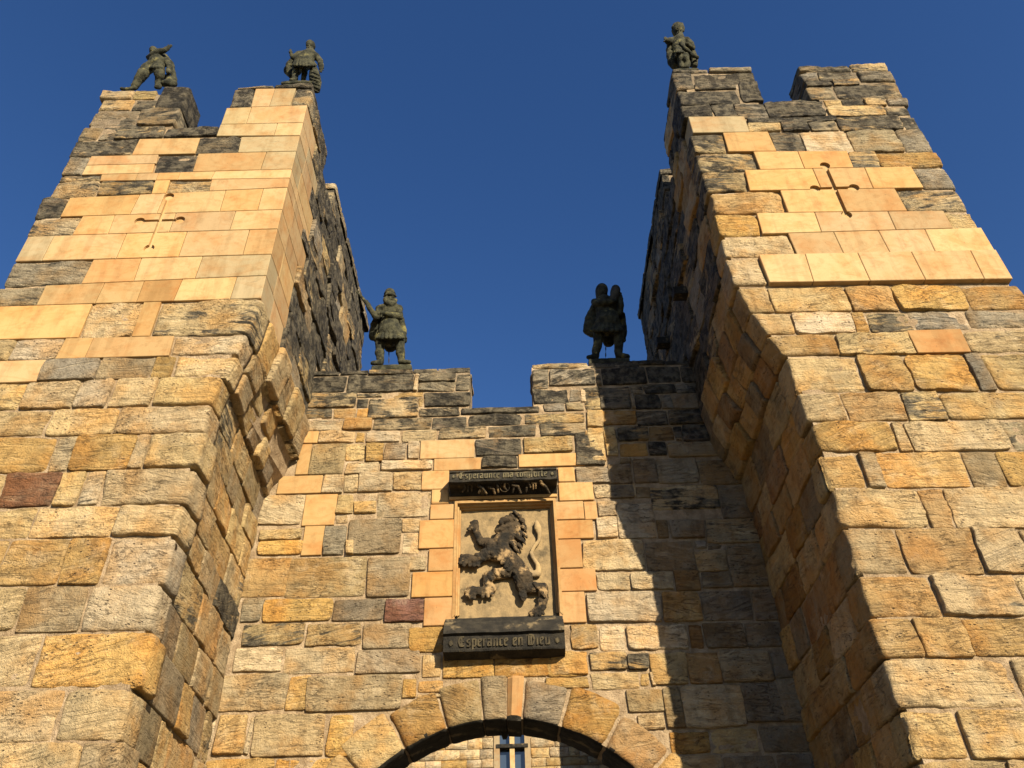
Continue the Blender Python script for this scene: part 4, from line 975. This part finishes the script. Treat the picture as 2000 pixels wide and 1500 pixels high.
s4 = statue('stone figure in flared tunic beside a ribbed barrel, inner corner of left tower', at('S4', 700, 1040, Y4), 'S4', Y4, q4,
  [[(925, 290, 100, 0), (935, 330, 96, 0)], face('S4', 900, 320, 92, Y4, q4), [(925, 400, 80, 0), (910, 450, 100, 0)],
   [(800, 480, 80, 0), (930, 480, 110, 0), (1040, 540, 80, 0)], [(900, 500, 130, 0), (850, 600, 160, 0), (820, 660, 170, 0)], pleats('S4', 530, 1040, 520, 730, 38, Y4, q4, 16, .17),
   [(820, 600, 170, 0), (740, 690, 170, 0)], [(790, 470, 60, 0), (680, 470, 50, -.05), (560, 560, 48, -.08), (525, 500, 42, -.1)], hand('S4', 510, 455, 40, Y4-.1, q4, -1.5),
   [(1050, 540, 70, 0), (1130, 640, 64, 0), (1150, 760, 56, -.03)], hand('S4', 1140, 800, 42, Y4-.03, q4, 1.6),
   [(640, 700, 85, 0), (615, 820, 72, 0), (605, 940, 68, 0), (595, 1025, 60, 0)], [(595, 1025, 48, 0), (520, 1030, 36, -.12)],
   [(820, 720, 80, .05), (805, 850, 60, .05), (790, 940, 56, .05), (780, 1025, 48, .05)]],
  [[(640, 560, 90, .14), (520, 720, 110, .18), (460, 840, 90, .2), (520, 940, 60, .2)], [(700, 700, 150, .18), (640, 860, 90, .2)]],
  [('barrel', chain('S4', [(1000, 820, 85, .0), (1010, 930, 118, .02), (1030, 1080, 124, .02), (1050, 1220, 84, .02)], Y4, q4) +
    [p for k in range(6) for p in chain('S4', [(925, 850+k*72, 16, -.10), (1010, 885+k*72, 20, -.145), (1110, 930+k*72, 16, -.10)], Y4, q4)], M_ST)], M_ST,
  [R_('S4', 300, 935, 1035, 1085, Y4-.26, .5), R_('S4', 330, 930, 1090, 1150, Y4-.24, .5)])
Y5 = DT+.40; q5 = ppm_at('S5', 700, 700, Y5)
s5 = statue('round-headed stone figure wrapped in a cloak, alone on the corner of the right tower', at('S5', 750, 1280, Y5), 'S5', Y5, q5,
  [[(680, 320, 140, 0), (690, 390, 120, 0)], face('S5', 700, 340, 84, Y5-.04, q5), [(720, 470, 90, 0), (715, 540, 110, 0)],
   [(520, 620, 80, 0), (700, 600, 140, 0), (860, 620, 90, 0)], [(700, 640, 160, 0), (690, 800, 165, 0), (720, 860, 160, 0)], pleats('S5', 560, 860, 660, 900, 36, Y5, q5, 12, .12),
   [(530, 620, 85, 0), (430, 630, 78, -.08)], hand('S5', 410, 620, 60, Y5-.1, q5, -2.2), [(880, 600, 85, 0), (1000, 690, 72, -.03), (1050, 800, 58, -.06)], [(1040, 800, 50, -.08), (900, 700, 50, -.14)],
   [(700, 900, 110, 0), (730, 1040, 75, -.04), (760, 1160, 68, 0), (760, 1260, 62, 0)], [(860, 900, 110, 0), (860, 1060, 88, -.05), (900, 1180, 84, 0), (890, 1270, 70, 0)]],
  [[(480, 700, 80, .04), (480, 900, 95, .06), (530, 1120, 110, .08), (580, 1240, 90, .1)], [(700, 800, 190, .18), (690, 1050, 250, .22), (760, 1180, 210, .22)], [(620, 900, 150, .18), (980, 1050, 150, .2), (1030, 1150, 130, .16)], [(740, 680, 34, -.12), (860, 820, 44, -.12), (1020, 960, 46, -.06), (1150, 1030, 44, 0)], [(960, 720, 80, .05), (1020, 900, 90, .08), (1080, 1080, 95, .1), (1080, 1220, 80, .1)], [(640, 760, 34, -.10), (620, 1000, 40, -.06)]],
  [('curled_hair', chain('S5', [(560, 300, 50, 0), (600, 230, 50, .02), (680, 205, 50, .02), (760, 225, 50, .02), (805, 300, 40, 0), (800, 390, 36, 0)], Y5, q5)+chain('S5', [(570, 380, 60, .06), (600, 450, 60, .08)], Y5, q5), M_ST)], M_ST,
  [R_('S5', 600, 1200, 1280, 1330, Y5-.22, .5)])

# ---------------------------------------------------------------- courtyard behind the arch
CY = 25.
CW_ = thing('courtyard_building', 'sunlit pale stone building with a mullioned window, seen through the gate arch', 'building', (0, CY+1, 0))
def f_court(u, v, w): return u, CY-w, v
w0, w1 = at('P', 974, 1470, CY), at('P', 1027, 1470, CY); wz = at('P', 1000, 1458, CY)[2]
wx0, wx1, wz0, wz1 = w0[0]-.02, w1[0]+.02, wz-2.2, wz+.95
z = 5.2; rr = random.Random(5); nst = 0; farparts = []
while z < 9.6:
    h = rr.uniform(.22, .36); x = -5.4
    while x < 4.6:
        l = rr.uniform(.3, .75)
        segs = [(x, x+l)]
        if z+h > wz0-.12 and z < wz1+.15:
            if x < wx0-.1 < x+l: segs = [(x, wx0-.12)]
            elif wx0-.121 <= x < wx1+.12: x = wx1+.125; continue
        cc = rr.choice('ppppwwsboph')
        a, b_ = segs[0]
        if b_-a > .08:
            if -4.0 < a < 3.2 and 6.4 < z < 9.2:
                add_stone(CW_, [(a, z), (b_, z), (b_, z+h), (a, z+h)], f_court, cc if cc not in SMOOTH else 'p', lo=True, H=.03)
            else: farparts.append(stone_geo([(a, z), (b_, z), (b_, z+h), (a, z+h)], f_court, rough=1, lo=True))
        x = b_ if segs[0][1] > x else x+l
    z += h
z = 0.
for z0_, z1_ in ((0, 5.2), (9.6, 12.)):
    z = z0_
    while z < z1_-.05:
        h = min(.4, z1_-z); x = -7.
        while x < 7: farparts.append(stone_geo([(x, z), (x+.7, z), (x+.7, z+h), (x, z+h)], f_court, rough=1, lo=True)); x += .7
        z += h
V, Fc = join([(v.tolist(), f) for v, f in farparts]); o = mesh('rubble_facing', V, Fc, CW_, M_R); o['kind'] = 'stuff'; o.color = COL['p']
core_obj([bx(-9, wx0, CY+.01, CY+2, 0, 12), bx(wx1, 9, CY+.01, CY+2, 0, 12), bx(wx0, wx1, CY+.011, CY+2, 0, wz0), bx(wx0, wx1, CY+.011, CY+2, wz1, 12)], CW_)
wf = [bx(wx0-.12, wx0+.05, CY-.07, CY+.3, wz0-.1, wz1+.1), bx(wx1-.05, wx1+.12, CY-.071, CY+.3, wz0-.1, wz1+.1), bx(wx0+.05, wx1-.05, CY-.06, CY+.3, wz1, wz1+.1), bx(wx0+.05, wx1-.05, CY-.06, CY+.3, wz0-.1, wz0)]
win = mesh('window', *join(wf), CW_, M_S, smooth=False); win.color = COL['G']
mx_ = (wx0+wx1)/2
o = mesh('mullion', *bx(mx_-.07, mx_+.07, CY-.05, CY+.25, wz0, wz1), win, M_S, smooth=False); o.color = COL['w']
o = mesh('transom', *bx(wx0-.05, wx1+.05, CY-.10, CY+.22, wz-.05, wz+.05), win, M_BK, smooth=False)
for a, b_ in ((wx0+.05, mx_-.07), (mx_+.07, wx1-.05)):
    for c_, d_ in ((wz0, wz-.06), (wz+.06, wz1)): mesh('pane', *bx(a, b_, CY+.16, CY+.17, c_, d_), win, M_GL, smooth=False)
# wing added at the right, mostly out of view, to shade the courtyard wall
WG = thing('added_shade_wing', 'added stone wing, mostly unseen past the right edge of the gate arch, casting shade on the courtyard building', 'building', (6, 23, 0))
WX, WY = 3.05, 21.3
def f_wing(u, v, w): return WX-w, u, v
def f_wingf(u, v, w): return u, WY-w, v
rr = random.Random(9); z = 0.; wp = []
core_obj([bx(WX+.01, WX+6, WY+.01, CY-.02, 0, 13.)], WG)
while z < 13:
    h = rr.uniform(.34, .46); y = WY
    while y < CY-.1:
        l = min(rr.uniform(.6, 1.1), CY-.05-y)
        if 5.5 < z < 9.5: add_stone(WG, [(y, z), (y+l, z), (y+l, z+h), (y, z+h)], f_wing, rr.choice('wbgGh'), lo=True, flip=True)
        y += l
    x = WX
    while x < WX+5.9:
        l = min(rr.uniform(.6, 1.1), WX+6-x); V, Fc = stone_geo([(x, z), (x+l, z), (x+l, z+h), (x, z+h)], f_wingf, rough=1, lo=True); wp.append((V.tolist(), Fc)); x += l
    z += h
V, Fc = join(wp); o = mesh('rubble_facing', V, Fc, WG, M_R); o['kind'] = 'stuff'; o.color = COL['w']
# ---------------------------------------------------------------- ground
def sheet(name, x0, x1, y0, y1, z, mat):
    o = mesh(name, [(x0, y0, z), (x1, y0, z), (x1, y1, z), (x0, y1, z)], [(0, 1, 2, 3)], None, mat, smooth=False, center=(0, 0, z)); o['kind'] = 'structure'; return o
sheet('ground', -600, 600, -600, 600, 0, M_GR)
sheet('gateway_road', -2.2, 2.2, -60, 24.9, .004, M_RD)
# stone orientation check: faces must look outwards
print('stones', sum(1 for o in bpy.data.objects if o.name.startswith('stone')), 'L', len(TLh.children), 'R', len(TRh.children), 'W', len(GW.children))
